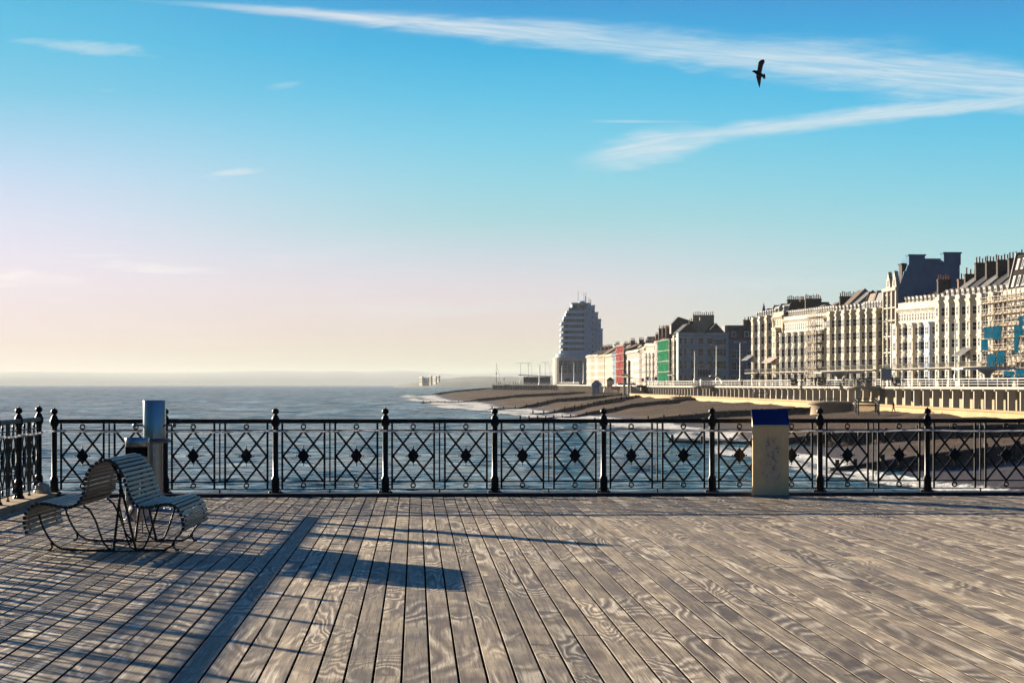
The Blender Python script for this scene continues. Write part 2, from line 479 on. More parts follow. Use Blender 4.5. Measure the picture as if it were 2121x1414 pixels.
at_ = deck.data.attributes.new('plank', 'FLOAT', 'FACE'); at_.data.foreach_set('value', d.attr)
tag(deck, kind='structure')
k = MB(); k.box(-6.6, 17.2, -11, 32.6, -.60, -.16)
k.box(-6.0, 17.2, 32.62, 32.95, -1.1, -.03)
tag(k.build('pier_substructure', M['void'], None, (0,0,0), TH), kind='structure')
k = MB(); x = -5.3
while x < 17:
    k.box(x+.004, x+3.596, RAIL_B-.33, RAIL_B+.2, -.03, .047+R.uniform(-.002,.002)); x += 3.6
tag(k.build('front_kerb', M['kerb_dark'], None, (0,0,0), TH), kind='structure')
k = MB(); y = -9
while y < 32.6:
    e = min(y+3.2, 32.75)
    k.box(LEFT_A-.30, LEFT_A+.29, y+.004, e-.004, -.05, .062+R.uniform(-.003,.003)); y += 3.2
tag(k.build('side_kerb', M['kerb_sand'], None, (0,0,0), TH), kind='structure')

# ---- cast iron railing -------------------------------------------------------
def post_mesh():
    m = MB()
    m.prism([(.062*math.cos(PI/8+i*PI/4), .062*math.sin(PI/8+i*PI/4)) for i in range(8)], 0.0, .235)
    m.lathe([(.085,.0),(.085,.022),(.066,.05)], n=8)
    m.lathe([(.062,.235),(.052,.26),(.0425,.275),(.041,.98),(.047,.995),(.041,1.008),(.05,1.03),(.066,1.055),(.068,1.12),(.056,1.135),(.052,1.15)], n=14)
    return m.mesh('post', M['iron'])
def finial_mesh():
    m = MB()
    m.lathe([(.052,1.15),(.046,1.165),(.036,1.185),(.022,1.198),(.024,1.204),(.040,1.212),(.051,1.232),(.053,1.246),(.046,1.268),(.028,1.284),(.012,1.29),(.010,1.298),(.006,1.308),(0,1.311)], n=14)
    return m.mesh('finial', M['iron'])
def foot_mesh():
    m = MB()
    m.box(-.075,.075,-.055,.055,.0,.018)
    for s in (-1,1):
        m.box(s*.078-.018, s*.078+.018, -.03,.03, .0, .014)
        m.lathe([(.017,.012),(.019,.03),(.012,.045),(0,.048)], (s*.09,0,0), 8)
        m.tube([(s*.055,0,.10),(s*.075,0,.05),(s*.09,0,.03)], .008, 6)
    return m.mesh('foot_plate', M['iron'])
def ring(m, x, z, r, t, y=0.0, n=14):
    m.tube([(x+r*math.cos(2*PI*i/n), y, z+r*math.sin(2*PI*i/n)) for i in range(n+1)], t, 6, caps=False)
def panel_mesh():      # one lattice panel, x from -.316 to .316
    m = MB(); w = .316
    for s in (-1,1): m.box(s*w-.015, s*w+.015, -.011, .011, .072, 1.066)
    zt, zb, zc = .955, .197, .576
    for z, h in ((.965,.017),(.192,.019),(.078,.016)): m.box(-w-.1, w+.1, -.008, .008, z-h/2, z+h/2)
    dx, dz = w-.013, .372
    for p, q in (((-dx,zb),(dx,zt)),((-dx,zt),(dx,zb)),((0,zt),(dx,zc)),((dx,zc),(0,zb)),((0,zb),(-dx,zc)),((-dx,zc),(0,zt))):
        j = R.uniform(-.002,.002)
        m.beam((p[0],j,p[1]), (q[0],j,q[1]), .016, .030)
    ring(m, 0, 1.017, .034, .0125); ring(m, 0, .136, .034, .0125)
    return m.mesh('lattice_panel', M['iron'])
def medallion_mesh():
    m = MB(); c = .580
    for s in (-1,1):
        m.add([(0,s*.017,c+.122),(.092,s*.017,c),(0,s*.017,c-.122),(-.092,s*.017,c),(0,s*.028,c)],
              [(0,4,1),(1,4,2),(2,4,3),(3,4,0)] if s > 0 else [(1,4,0),(2,4,1),(3,4,2),(0,4,3)])
    p = [(0,c+.122),(.092,c),(0,c-.122),(-.092,c)]
    for i in range(4):
        q, r_ = p[i], p[(i+1)%4]
        m.add([(q[0],-.017,q[1]),(r_[0],-.017,r_[1]),(r_[0],.017,r_[1]),(q[0],.017,q[1])], [(0,1,2,3)])
    for x, z in ((0,c+.136),(0,c-.136),(.107,c),(-.107,c)):
        m.lathe([(0,-.013),(.010,-.007),(.012,0),(.010,.007),(0,.013)], (x,0,z), 8)
    return m.mesh('medallion', M['iron'])
PM, FM, FT, LM, DM = post_mesh(), finial_mesh(), foot_mesh(), panel_mesh(), medallion_mesh()
def bar_mesh():
    m = MB(); m.box(-.011,.011,-.009,.009,.19,1.066); m.box(-.0105,.0105,-.009,.009,.03,.078) ; m.box(-.02,.02,-.02,.02,.0,.03)
    return m.mesh('centre_bar', M['iron'])
BM = bar_mesh()
def railing(name, label, n, origin, rz, first_gap=True):
    root = empty(name, origin, rz); tag(root, label, 'railing', 'ornamental iron railings of the pier')
    for i in range(n+1):
        p = link('post', PM, root, (i*PITCH, 0, 0)); p.rotation_euler.z = R.uniform(-.004,.004)
        link('finial', FM, p); link('foot_plate', FT, p)
        if i == n: break
        for c in (.253, .735):
            q = link('lattice_panel', LM, root, (i*PITCH+c*PITCH, 0, 0)); link('medallion', DM, q)
        link('centre_bar', BM, root, (i*PITCH+.494*PITCH, 0, 0))
        h = MB(); x0, x1 = i*PITCH+.05, (i+1)*PITCH-.05
        h.prismx([(-.042,1.068),(.042,1.068),(.046,1.082),(.046,1.112),(.034,1.130),(-.034,1.130),(-.046,1.112),(-.046,1.082)], x0, x1)
        h.build('handrail', M['iron'], root)
    return root
o = pier(A0-2*PITCH, RAIL_B, .047)
o.z = .02
railing('pier_railing', 'black iron lattice railing crossing the whole picture in front of the sea and beach', 11, o, TH)
o = pier(LEFT_A, RAIL_B-.12, .055)
railing('pier_railing', 'short end-on run of black iron railing at the left edge, standing on a sandy kerb', 14, o, TH-PI/2)

# ---- dotted light string tied along both rails --------------------------------
root = empty('light_string', pier(LEFT_A, RAIL_B, .98), TH); tag(root, 'thin dotted white light string tied along the black railings', 'light string')
pts = []
for i in range(0, 61):                       # along the side rail towards the corner
    t = i/60.0; b = -14+t*14; pts.append(Vector((.06, b, -.015-.018*abs(math.sin(b*1.9))+R.uniform(-.002,.002))))
for i in range(1, 150):
    a = i*.105; pts.append(Vector((.02+a, -.075, .0-.013*abs(math.sin(a*1.9))-.012*math.sin(a*.7)**2+R.uniform(-.0015,.0015))))
cb = MB(); cb.tube(pts, .0038, 5); cb.build('cord', M['cable'], root)
bl = MB(); acc = 0.0
for p, q in zip(pts[:-1], pts[1:]):
    L = (q-p).length; dr = (q-p).normalized(); t = acc
    while t < L:
        c = p+dr*t; bl.beam(c-dr*.009, c+dr*.009, .024, .024); t += .0225
    acc = t-L
bo = bl.build('bulbs', M['bulb'], root); bo['kind'] = 'stuff'

# ---- bench ------------------------------------------------------------------
prof = [(215,1056),(197,990),(205,925),(245,872),(300,846),(360,848),(440,868),(515,878),(575,862),(615,815),(632,755),(638,690),(655,630),(690,577),(740,543),(795,530),(845,548),(882,590),(912,642),(935,705),(958,775),(985,842),(1030,878),(1110,874),(1190,856),(1250,850),(1302,878),(1337,932),(1354,998),(1345,1062)]
prof = [((x-820)/730.0, (1205-y)/730.0) for x, y in prof]
def resample(p, step):
    out = [p[0]]; need = step
    for (x0,z0),(x1,z1) in zip(p[:-1], p[1:]):
        L = math.hypot(x1-x0, z1-z0); t = need
        while t <= L:
            out.append((x0+(x1-x0)*t/L, z0+(z1-z0)*t/L)); t += step
        need = t-L
    return out
fine = resample(prof, .02)
sm = fine[:]
for _ in range(3): sm = [sm[0]]+[((sm[i-1][0]+sm[i][0]*2+sm[i+1][0])/4, (sm[i-1][1]+sm[i][1]*2+sm[i+1][1])/4) for i in range(1,len(sm)-1)]+[sm[-1]]
slats = resample(sm, .0485)
bench = empty('slatted_bench', (-3.99, 21.55, 0), math.radians(.6))
tag(bench, 'curved back-to-back bench of weathered wooden slats on thin iron legs', 'bench')
top_i = max(range(len(slats)), key=lambda i: slats[i][1])
for side in (0, 1):
    m = MB()
    for i, (x, z) in enumerate(slats):
        if (i <= top_i) != (side == 0): continue
        x2, z2 = slats[min(i+1,len(slats)-1)]; x1, z1 = slats[max(i-1,0)]
        t = Vector((x2-x1, 0, z2-z1)).normalized(); n = Vector((-t.z, 0, t.x))
        y0, y1 = R.uniform(-.008,.008), 1.80+R.uniform(-.008,.008)
        hw, ht, c = .0185, .016, .006
        ring_ = [(-hw,-ht),(hw,-ht),(hw,ht-c),(hw-c,ht),(-hw+c,ht),(-hw,ht-c)]
        vs = [Vector((x,y,z))+t*u+n*w for y in (y0,y1) for u, w in ring_]
        m.add(vs, [(i_,(i_+1)%6,6+(i_+1)%6,6+i_) for i_ in range(6)]+[tuple(range(5,-1,-1)), tuple(range(6,12))])
    fixnormals(m.build('slatted_seat', M['slat'], bench))
def P(x, y): return ((x-820)/730.0, (1205-y)/730.0)
for y in (.22, 1.56):
    m = MB()
    ribbon = [p for p in sm]
    m.tube([(p[0]+.0, y, p[1]-.0) for p in [(q[0], q[1]-.0) for q in ribbon]], .011, 6)
    for path, r in (([(275,935),(288,985),(310,1040),(345,1105),(385,1155),(440,1188),(520,1202),(640,1207),(760,1205),(820,1203)], .011),
                    ([(365,1140),(372,1170),(362,1190),(340,1203)], .011),
                    ([(600,868),(650,910),(690,985),(718,1070),(745,1140),(790,1192),(820,1203)], .011),
                    ([(820,1205),(838,1040),(862,840),(872,700),(866,585)], .014),
                    ([(800,545),(850,640),(880,760),(915,900),(948,1050),(975,1160),(985,1205)], .014),
                    ([(985,1203),(1040,1180),(1075,1110),(1110,1000),(1150,870)], .011),
                    ([(985,1203),(940,1170),(905,1080),(880,960),(860,860)], .009),
                    ([(985,1205),(1090,1203),(1190,1195),(1245,1165),(1275,1110),(1320,1060)], .011),
                    ([(1262,1140),(1258,1170),(1275,1195),(1300,1204)], .011)):
        pp = [P(*q) for q in path]
        m.tube([(q[0], y, max(q[1], .012)) for q in pp], r, 7)
    m.box(-.10,.28,y-.02,y+.02,.0,.012)
    m.build('frame', M['rod'], bench)

# ---- steel litter bin and steel column ------------------------------------------
p = at(284, 1076, 7515/279.0)
t = empty('litter_bin', (p.x, p.y, 0)); tag(t, 'short stainless steel litter bin with a dark slot behind the bench', 'bin')
m = MB()
m.lathe([(.145,.10),(.148,.78)], n=40)
m.lathe([(.148,.90),(.15,.905),(.15,1.005),(.146,1.012),(.13,1.012),(.13,1.0),(0,.998)], n=40)
m.lathe([(.148,.78),(.148,.90)], n=22, a0=math.radians(-20), arc=math.radians(220))
m.build('bin_body', M['steel'], t)
m = MB(); m.lathe([(.128,.78),(.128,.90)], n=24); m.build('slot', M['void'], t)
m = MB(); m.lathe([(.17,0),(.17,.012),(.155,.02),(.15,.10),(.0,.10)], n=32)
for i in range(6): m.lathe([(.012,.012),(.012,.026),(0,.028)], (.158*math.cos(i*PI/3+.2), .158*math.sin(i*PI/3+.2), 0), 8)
m.build('base_plate', M['steel_dark'], t)
p = at(320, 1057, 7515/261.0)
t = empty('steel_column', (p.x, p.y, 0)); tag(t, 'tall stainless steel cylinder rising above the rail behind the bench', 'column')
m = MB(); m.lathe([(.112,.02),(.112,.90)], n=40); m.build('lower_tube', M['steel'], t)
m = MB(); m.lathe([(.150,.955),(.150,1.452),(.147,1.46),(.13,1.46),(.13,1.435),(0,1.43)], n=48); m.build('upper_tube', M['steel'], t)
m = MB(); m.lathe([(.112,.895),(.215,.905),(.222,.925),(.20,.955),(.15,.957)], n=10, smooth=False); m.build('collar', M['steel_dark'], t)
for s in (-1,1):
    m = MB(); m.tube([(s*.148,0,1.13),(s*.24,0,1.13)], .014, 10); m.lathe([(.0,1.10),(.022,1.104),(.030,1.12),(.030,1.14),(.022,1.152),(0,1.155)], (s*.26,0,0), 12)
    m.build('side_arm', M['steel_dark'], t)
m = MB(); m.lathe([(.25,0),(.25,.012),(.24,.018),(.13,.02)], n=32)
for i in range(6): m.lathe([(.014,.014),(.014,.03),(0,.032)], (.22*math.cos(i*PI/3), .22*math.sin(i*PI/3), 0), 8)
m.build('base_plate', M['steel_dark'], t)

# ---- information lectern -----------------------------------------------------------
p = at(1596, 1023, 32.35)
t = empty('information_lectern', (p.x, p.y, 0), TH); tag(t, 'stained cream lectern with a sloping blue top against the railing', 'lectern')
m = MB(); w = .265
m.prismx([(-.06,.012),(.10,.012),(.10,1.27),(.085,1.27),(-.06,1.075)], -w, w); m.build('body', M['board_cream'], t)
m = MB(); m.prismx([(-.075,1.062),(.098,1.282),(.098,1.302),(-.083,1.072)], -w-.012, w+.006); m.build('blue_panel', M['blue'], t)
m = MB(); m.box(-w-.004, w+.004, -.066,-.0615, .012,.03); m.box(-w-.016,w+.016,-.11,.16,0,.011); m.build('foot', M['steel_dark'], t)
m = MB(); m.prismx([(-.0845,1.066),(-.0765,1.056),(-.0755,1.061),(-.083,1.071)], -w-.011, w+.005); m.build('edge_trim', M['sash'], t)

# ---- crumpled plastic bag at the corner post --------------------------------------
import bmesh
bm = bmesh.new(); bmesh.ops.create_icosphere(bm, subdivisions=4, radius=.115)
from mathutils import noise as mn
for v in bm.verts:
    q = v.co*11
    v.co *= 1+.34*(mn.noise(q)+.5*abs(mn.noise(q*2.3)))
    v.co.z *= .82
    if v.co.z < -.055: v.co.z = -.055
me = bpy.data.meshes.new('plastic_bag'); bm.to_mesh(me); bm.free(); me.materials.append(M['bag'])
pp = pier(LEFT_A+.10, RAIL_B-.30); pp.z = .117
tag(link('plastic_bag', me, None, pp), 'crumpled pale plastic bag on the kerb between the two corner posts', 'bag')

# ---- gulls ---------------------------------------------------------------------------
p = Vector((-4.19, 24.4, 0))
g = empty('standing_gull', p, math.radians(-62)); g.scale = (1.2,1.2,1.2); tag(g, 'grey and white gull standing on the deck under the bench', 'gull')
m = MB()   # body runs along +x (head end), belly to tail
rings = []
for x, z, ru, rv in ((-.20,.235,.010,.008),(-.15,.225,.038,.030),(-.09,.205,.066,.062),(-.02,.195,.080,.082),(.05,.20,.076,.084),(.10,.225,.058,.066),(.13,.27,.042,.046),(.148,.305,.040,.040),(.165,.325,.040,.039),(.185,.33,.030,.030),(.200,.326,.012,.012)):
    rings.append(((x,0,z), (0,ru,0), (-.25*rv,0,rv)))
m.loft(rings, 16); fixnormals(m.build('body', M['gull_white'], g))
for s in (-1,1):
    m = MB(); rr = []
    for x, z, h in ((.075,.222,.012),(.045,.225,.045),(-.02,.218,.056),(-.10,.222,.044),(-.17,.232,.022),(-.25,.24,.005)):
        rr.append(((x, s*(.078 if x > -.1 else .055), z), (0,s*.013,0), (0,-s*.012,h)))
    m.loft(rr, 10); fixnormals(m.build('folded_wing', M['gull_grey'], g))
    m = MB(); m.tube([(.005,s*.032,.125),(0,s*.034,.06),(.004,s*.034,.008)], [.008,.0055,.006], 6)
    for q in (-.5,0,.5): m.tube([(.004,s*.034,.006),(.05,s*.034+q*.05,.004)], [.005,.003], 5)
    m.build('leg', M['gull_leg'], g)
    m = MB(); m.lathe([(0,-.006),(.006,0),(0,.006)], (.180,s*.030,.337), 8); m.build('eye', M['void'], g)
m = MB(); m.tube([(.198,0,.326),(.225,0,.322),(.248,0,.312)], [.010,.008,.002], 8); m.build('beak', M['orange_sign'], g)

# flying gull: seen from below, head to the left, one wing up and one down
g = empty('flying_gull', at(1573, 150, 92.0), 0); tag(g, 'dark gull in banked flight high in the blue sky', 'gull')
sc = 92.0/F          # metres per photograph pixel at the bird
def G(x, y, dy=0.0): return Vector(((x-880)/11.79*sc, dy, (700-y)/11.79*sc))
m = MB(); rings = []
for x, y, r in ((668,706,.02),(690,698,.06),(712,680,.35),(735,672,.55),(765,682,.62),(800,700,.85),(850,725,1.0),(900,755,1.0),(945,778,.75),(985,798,.55)):
    rr = r*52/11.79*sc
    c = G(x, y); rings.append((c, (0,rr,0), Vector((.35*rr,0,.94*rr))))
m.loft(rings, 12); fixnormals(m.build('body', M['gull_dark'], g))
def wing(front, back, name, mt, lift):
    m = MB(); n = len(front); vs = []
    for i, (f, b_) in enumerate(zip(front, back)):
        t = i/(n-1); yy = -lift*t
        for q, th_ in ((f, .012), (((f[0]*.6+b_[0]*.4),(f[1]*.6+b_[1]*.4)), .02), (b_, .004)):
            vs.append(G(q[0], q[1], yy-th_*(1-t*.7))); vs.append(G(q[0], q[1], yy+th_*(1-t*.7)))
    fs = []
    for i in range(n-1):
        a, b = i*6, (i+1)*6
        fs += [(a,a+2,b+2,b),(a+2,a+4,b+4,b+2),(a+1,b+1,b+3,a+3),(a+3,b+3,b+5,a+5),(a,b,b+1,a+1),(a+4,a+5,b+5,b+4)]
    fs += [(0,1,3,2),(2,3,5,4)]; e = (n-1)*6; fs += [(e,e+2,e+3,e+1),(e+2,e+4,e+5,e+3)]
    m.add(vs, fs, 0, True); fixnormals(m.build(name, mt, g))
wing([(818,690),(835,600),(845,520),(850,470),(880,430),(925,405),(965,402)], [(930,715),(945,640),(960,560),(975,510),(993,490),(1000,450),(990,415)], 'wing', M['gull_brown'], .16)
wing([(805,760),(800,800),(815,860),(838,930),(860,1000),(878,1045),(886,1070)], [(940,800),(925,850),(918,900),(915,950),(905,1010),(898,1050),(892,1072)], 'wing', M['gull_brown'], -.14)
m = MB()
fan = [(970,795),(985,730),(1010,740),(1028,790),(1025,840),(1010,868),(960,850)]
n = len(fan)
m.add([G(x,y,-.008) for x, y in fan]+[G(x,y,.008) for x, y in fan], [tuple(range(n)), tuple(range(2*n-1,n-1,-1))]+[(i,n+i,n+(i+1)%n,(i+1)%n) for i in range(n)])
fixnormals(m.build('tail', M['gull_dark'], g))
# ================================================================== SEA, BEACH, LAND
m = MB()
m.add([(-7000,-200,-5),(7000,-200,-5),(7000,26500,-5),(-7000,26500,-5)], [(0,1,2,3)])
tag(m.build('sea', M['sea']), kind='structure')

WY = (-60, 40, 143, 168, 183, 252, 319, 395, 455, 520, 556, 600, 700, 811, 900, 1000, 1200, 1364, 1420, 1500, 1700)
WX = (36, 33, 27.5, 26, 25.6, 28, 27, 21, 12.5, 8, 5, -2.7, -9, -17, -26, -34, -45, -50, -48, 0, 60)
BY = (-60, 60, 190, 290, 461, 600, 800, 1000, 1100, 1200, 1240, 1420, 1500, 1700)
BX = (103, 91, 75, 63, 43, 33.5, 34, 27, 22, 18, -13, -13, 30, 90)
ZY = (60, 290, 385, 450, 600, 1000, 1240, 1420, 1700)
ZZ = (-2.75, -2.65, -2.35, -1.75, -1.6, -1.6, -1.3, -1.0, -1.0)
def waterx(y): return interp(y, WY, WX)
def wallx(y): return interp(y, BY, BX)
def topz(y): return interp(y, ZY, ZZ)
GRO = [[(24.5,166.5),(27,168.5),(42.4,180),(60,192),(74,201)],[(18,249),(24,245),(31.5,240),(41,232),(66,224)],[(14,378),(22,376),(28.7,373),(38.9,367),(52,361)],
       [(1,398),(8,425),(15.7,452),(29,472),(43,486)],[(4,480),(14.6,505),(25,545),(37,592)],[(-6,577),(6.6,596),(34,640)],[(-32,768),(-13.4,834),(29,860)],[(-62,1310),(-48,1345),(-25,1400),(-11,1408)]]
def gy(k, x):
    g = GRO[k]; return interp(x, [p[0] for p in g], [p[1] for p in g])
AMP = [.80,.80,.45,.38,.45,.42,.5,.7]
cols = [-.55,-.3,-.12,-.05,0,.03,.06,.1,.14,.18,.22,.26,.3,.35,.4,.45,.5,.55,.6,.65,.7,.75,.8,.85,.9,.94,.97,1.0,1.08,1.25]
prof_t = (-.55,-.3,0,.1,.3,.42,.55,.72,.9,1.0,1.25); prof_z = (-.75,-.4,-.02,.14,.40,.62,.70,.82,.95,1.0,1.0)
def base_z(x, y, t=None):
    xw, xb, zt = waterx(y), wallx(y), topz(y)
    xw += 1.4*math.sin(y*.11)+.9*math.sin(y*.045+1)
    if t is None: t = (x-xw)/(xb-xw)
    return -5+(zt+5)*interp(t, prof_t, prof_z), t
def saw(x, y, t):
    """longshore drift: shingle is heaped on the far side of every groyne and scoured on the near side"""
    f = max(0, min(1, t*5+.1))*(1-max(0, min(1, (t-.80)/.2)))
    ys = [gy(k, x) for k in range(8)]
    if y < ys[0]: return -.75*AMP[0]*f*max(0, 1-(ys[0]-y)/60.0)
    for k in range(7):
        if ys[k] <= y < ys[k+1]:
            u = (y-ys[k])/max(1.0, ys[k+1]-ys[k]); return f*(AMP[k]*.75*max(0, 1-u*1.6)-AMP[k+1]*.85*max(0, u*1.6-.6))
    return f*AMP[7]*.7
def terrain(x, y, t=None):
    z, t = base_z(x, y, t)
    if t > 0:
        k = min(1, t*4)
        z += k*(.30*mn.noise(Vector((x*.06, y*.035, 0)))+.18*mn.noise(Vector((x*.186,y*.108,0)))+.09*mn.noise(Vector((x*.48,y*.28,0)))+.06*mn.noise(Vector((x*.9,y*.5,3))))
        if .8 < t <= 1.02: z += .35*mn.noise(Vector((x*.12,y*.09,7)))+.15*mn.noise(Vector((x*.5,y*.3,2)))
        z += saw(x, y, t)
    return z
m = MB(); rows = []; y = -60.0
while y < 1700: rows.append(y); y += max(.9, (y-60)*.0038) if y > 60 else 4.0
for y in rows:
    xw, xb = waterx(y)+1.4*math.sin(y*.11)+.9*math.sin(y*.045+1), wallx(y)
    for t in cols:
        x = xw+(xb-xw)*t
        m.v.append((x, y, terrain(x, y, t)))
nc = len(cols)
for i in range(len(rows)-1):
    for j in range(nc-1):
        m.f.append([i*nc+j, i*nc+j+1, (i+1)*nc+j+1, (i+1)*nc+j]); m.m.append(0); m.sm.append(True)
tag(m.build('shingle_beach', M['shingle']), kind='structure')

# surf: a low lumpy sheet over the waterline
m = MB(); at_e = []; rows = []; y = 60.0
while y < 1400: rows.append(y); y += max(.8, (y-60)*.006)
offs = [-22,-17,-13,-10,-8,-6.5,-5,-4,-3,-2,-1,0,.8,1.6,2.4]
for y in rows:
    xw = waterx(y)+1.4*math.sin(y*.11)+.9*math.sin(y*.045+1)
    k = max(.5, min(2.4, y/260.0))
    for o_ in offs:
        x = xw+o_*k
        wave = max(0, 1-abs(o_+5.2+1.6*mn.noise(Vector((y*.03,0,0))))/2.3)
        z = -4.965+.30*wave*(.6+.6*mn.noise(Vector((x*.2,y*.05,1))))+.07*abs(mn.noise(Vector((x*.9,y*.4,2))))
        e = wave*.95+max(0, 1-abs(o_+.8)/3.4)*1.05+.55*max(0, 1-abs(o_+13)/2.5)+.34*(1 if -12 < o_ < 2 else 0)
        e *= .55+.75*max(-.2, mn.noise(Vector((y*.022,o_*.08,5)))+.45)
        if o_ in (offs[0], offs[-1]): e = -1.0
        if o_ > 0: z = max(z, -4.95+.14*o_)
        m.v.append((x, y, z)); at_e.append(e)
nc = len(offs)
for i in range(len(rows)-1):
    for j in range(nc-1):
        m.f.append([i*nc+j, i*nc+j+1, (i+1)*nc+j+1, (i+1)*nc+j]); m.m.append(0); m.sm.append(True)
o = m.build('surf', M['foam']); a_ = o.data.attributes.new('edge', 'FLOAT', 'POINT'); a_.data.foreach_set('value', at_e)
tag(o, 'white surf breaking along the edge of the shingle', 'surf', kind='stuff')

# groynes: boarded timber walls with posts, running down the shingle
def groyne(k, label, npost):
    g = [Vector(p) for p in GRO[k]]
    root = empty('groyne', (g[0].x, g[0].y, 0)); tag(root, label, 'groyne', 'timber groynes across the beach')
    o0 = Vector((g[0].x, g[0].y, 0)); P_ = []
    for p, q in zip(g[:-1], g[1:]):
        n = max(2, int((q-p).length/3.0))
        for i in range(n): P_.append(p+(q-p)*(i/n))
    P_.append(g[-1]); pts = []; last = -4.75
    for p in P_:
        z, t = base_z(p.x, p.y); f = max(0, min(1, t*5+.1))*(1-max(0, min(1, (t-.80)/.2)))
        z = z+f*AMP[k]*.75+.16+.22*(1-f)
        last = max(last, z) if t < .9 else z
        pts.append(Vector((p.x, p.y, last))-o0)
    b = MB(); c = MB()
    for p, q in zip(pts[:-1], pts[1:]):
        b.beam(p-Vector((0,0,1.3)), q-Vector((0,0,1.3)), .22, 2.6)
        j = R.uniform(-.03,.03)
        c.beam(p+Vector((0,0,.03+j)), q+Vector((0,0,.03+j)), .30, .10)
    b.build('boarding', M['timber'], root); c.build('capping', M['timber_top'], root)
    for i in range(npost):
        s = (len(pts)-1)*(i+.15)/npost; j = int(s); p = pts[j].lerp(pts[min(j+1,len(pts)-1)], s-j)
        dr = (pts[min(j+1,len(pts)-1)]-pts[max(j-1,0)]).normalized(); nr = Vector((-dr.y, dr.x, 0)).normalized()*.28
        if nr.y > 0: nr = -nr
        k_ = MB(); k_.box(-.15,.15,-.15,.15,-2.4,R.uniform(.12,.3)+.45*(1-i/npost)**3); k_.build('pile', M['timber'], root, p+nr)
for k, (label, n) in enumerate((('dark timber groyne nearest the pier, at the right edge of the beach', 16),('second timber groyne from the pier, behind and right of the cream lectern', 16),
    ('timber groyne ending below the round concrete bastion, left of the lectern', 14),('timber groyne whose black posts stand out into the surf', 15),('long slanting groyne with a pale sunlit top edge', 18),
    ('dark groyne behind the slanting one, ending at the surf', 14),('far dark groyne ending in a low spit in the waves', 14),('farthest groyne, a line of posts on the end of the beach', 20))): groyne(k, label, n)

# lower promenade, sea wall, colonnade under the upper promenade
CY = (90, 190, 290, 461, 600); CX = (92, 80, 68, 47.8, 38)
def colx(y): return interp(y, CY, CX)
def parz(y): return interp(y, (90,275,385,450,600), (-2.0,-1.75,-1.12,-.9,-.82))
def path(off, y0=90, y1=600, step=6):
    out = []; y = y0
    while y <= y1+.01:
        x = colx(y); dx = (colx(y+.5)-colx(y-.5)); n = Vector((-1, dx, 0)).normalized()
        out.append(Vector((x, y, 0))+n*off); y += step
    return out
def strip(m, A, B, za, zb, mi=0):      # surface between two paths
    n = len(A); vs = [(a.x, a.y, za(a.y)) for a in A]+[(b.x, b.y, zb(b.y)) for b in B]
    m.add(vs, [(i, i+1, n+i+1, n+i) for i in range(n-1)], mi)
m = MB(); A, B = path(-6), path(5.2)
strip(m, A, B, lambda y: parz(y)-.85, lambda y: parz(y)-.85)
tag(fixnormals(m.build('lower_promenade', M['paving'])), kind='structure')

# cream sea wall with a rounded bullnose
m = MB(); sec = [(5.0,-.9),(5.0,-.02),(5.12,.04),(5.5,.04),(5.66,-.06),(5.66,-.2),(5.5,-.32),(5.5,-.5),(5.9,-3.2)]
Ps = [path(s[0]) for s in sec]
for i in range(len(sec)-1):
    n = len(Ps[0]); vs = [(p.x,p.y,parz(p.y)+sec[i][1]) for p in Ps[i]]+[(p.x,p.y,parz(p.y)+sec[i+1][1]) for p in Ps[i+1]]
    m.add(vs, [(j,j+1,n+j+1,n+j) for j in range(n-1)], 0, False)
o = fixnormals(m.build('sea_wall', M['seawall'])); tag(o, 'cream concrete sea wall with a rounded top above the shingle', 'sea wall')

UP = 1.36
root = empty('promenade_colonnade', (0,0,0)); tag(root, 'long white colonnade carrying the upper promenade above the beach', 'colonnade')
m = MB(); A, B = path(-9), path(.75)
n = len(A)
strip(m, A, B, lambda y: UP, lambda y: UP)
strip(m, A, B, lambda y: UP-.36, lambda y: UP-.36)
strip(m, B, B, lambda y: UP, lambda y: UP-.36)
m.add([(A[-1].x,A[-1].y,UP),(B[-1].x,B[-1].y,UP),(B[-1].x,B[-1].y,UP-.36),(A[-1].x,A[-1].y,UP-.36)], [(0,1,2,3)])
fixnormals(m.build('deck_slab', M['colonnade'], root))
m = MB(); A = path(-4.4)
strip(m, A, A, lambda y: UP-.36, lambda y: parz(y)-.9); o = m.build('back_wall', M['back_wall'], root)
cm = MB(); cm.box(-.19,.19,-.75,.22,-3.4,-.40); cm.box(-.2,.2,-.7,.5,-.62,-.38); CMESH = cm.mesh('column', M['colonnade'])
y = 92.0
def ang(y): return math.atan2(1.0, (colx(y+1)-colx(y-1))/2)
while y < 600:
    link('column', CMESH, root, (colx(y), y, UP), ang(y)); y += 4.72*math.cos(math.atan((colx(y+1)-colx(y-1))/2)) if y > 230 else 9.44

# white railing of the upper promenade
def white_railing(pts, label, spacing, z, closed=False, h=1.12):
    root = empty('promenade_railing', (0,0,0)); tag(root, label, 'railing', 'white promenade railings')
    pm = MB(); pm.box(-.07,.07,-.07,.07,0,h+.02); me = pm.mesh('post', M['white_rail'])
    tm = MB()
    for p, q in zip(pts[:-1], pts[1:]):
        for zz, w in ((h,.10),(h*.66,.06),(h*.33,.06)): tm.beam((p.x,p.y,z+zz),(q.x,q.y,z+zz), w, w)
    tm.build('rails', M['white_rail'], root)
    acc = 0; cnt = 0
    for p, q in zip(pts[:-1], pts[1:]):
        L = (q-p).length; s = acc
        while s < L and cnt < 96:
            c = p+(q-p)*(s/L); o = link('post', me, root, (c.x,c.y,z)); cnt += 1
            o.rotation_euler.z = math.atan2((q-p).y, (q-p).x); s += spacing
        acc = s-L
    return root
white_railing(path(.6, 230, 600, 5), 'long white railing along the edge of the upper promenade', 4.0, UP)

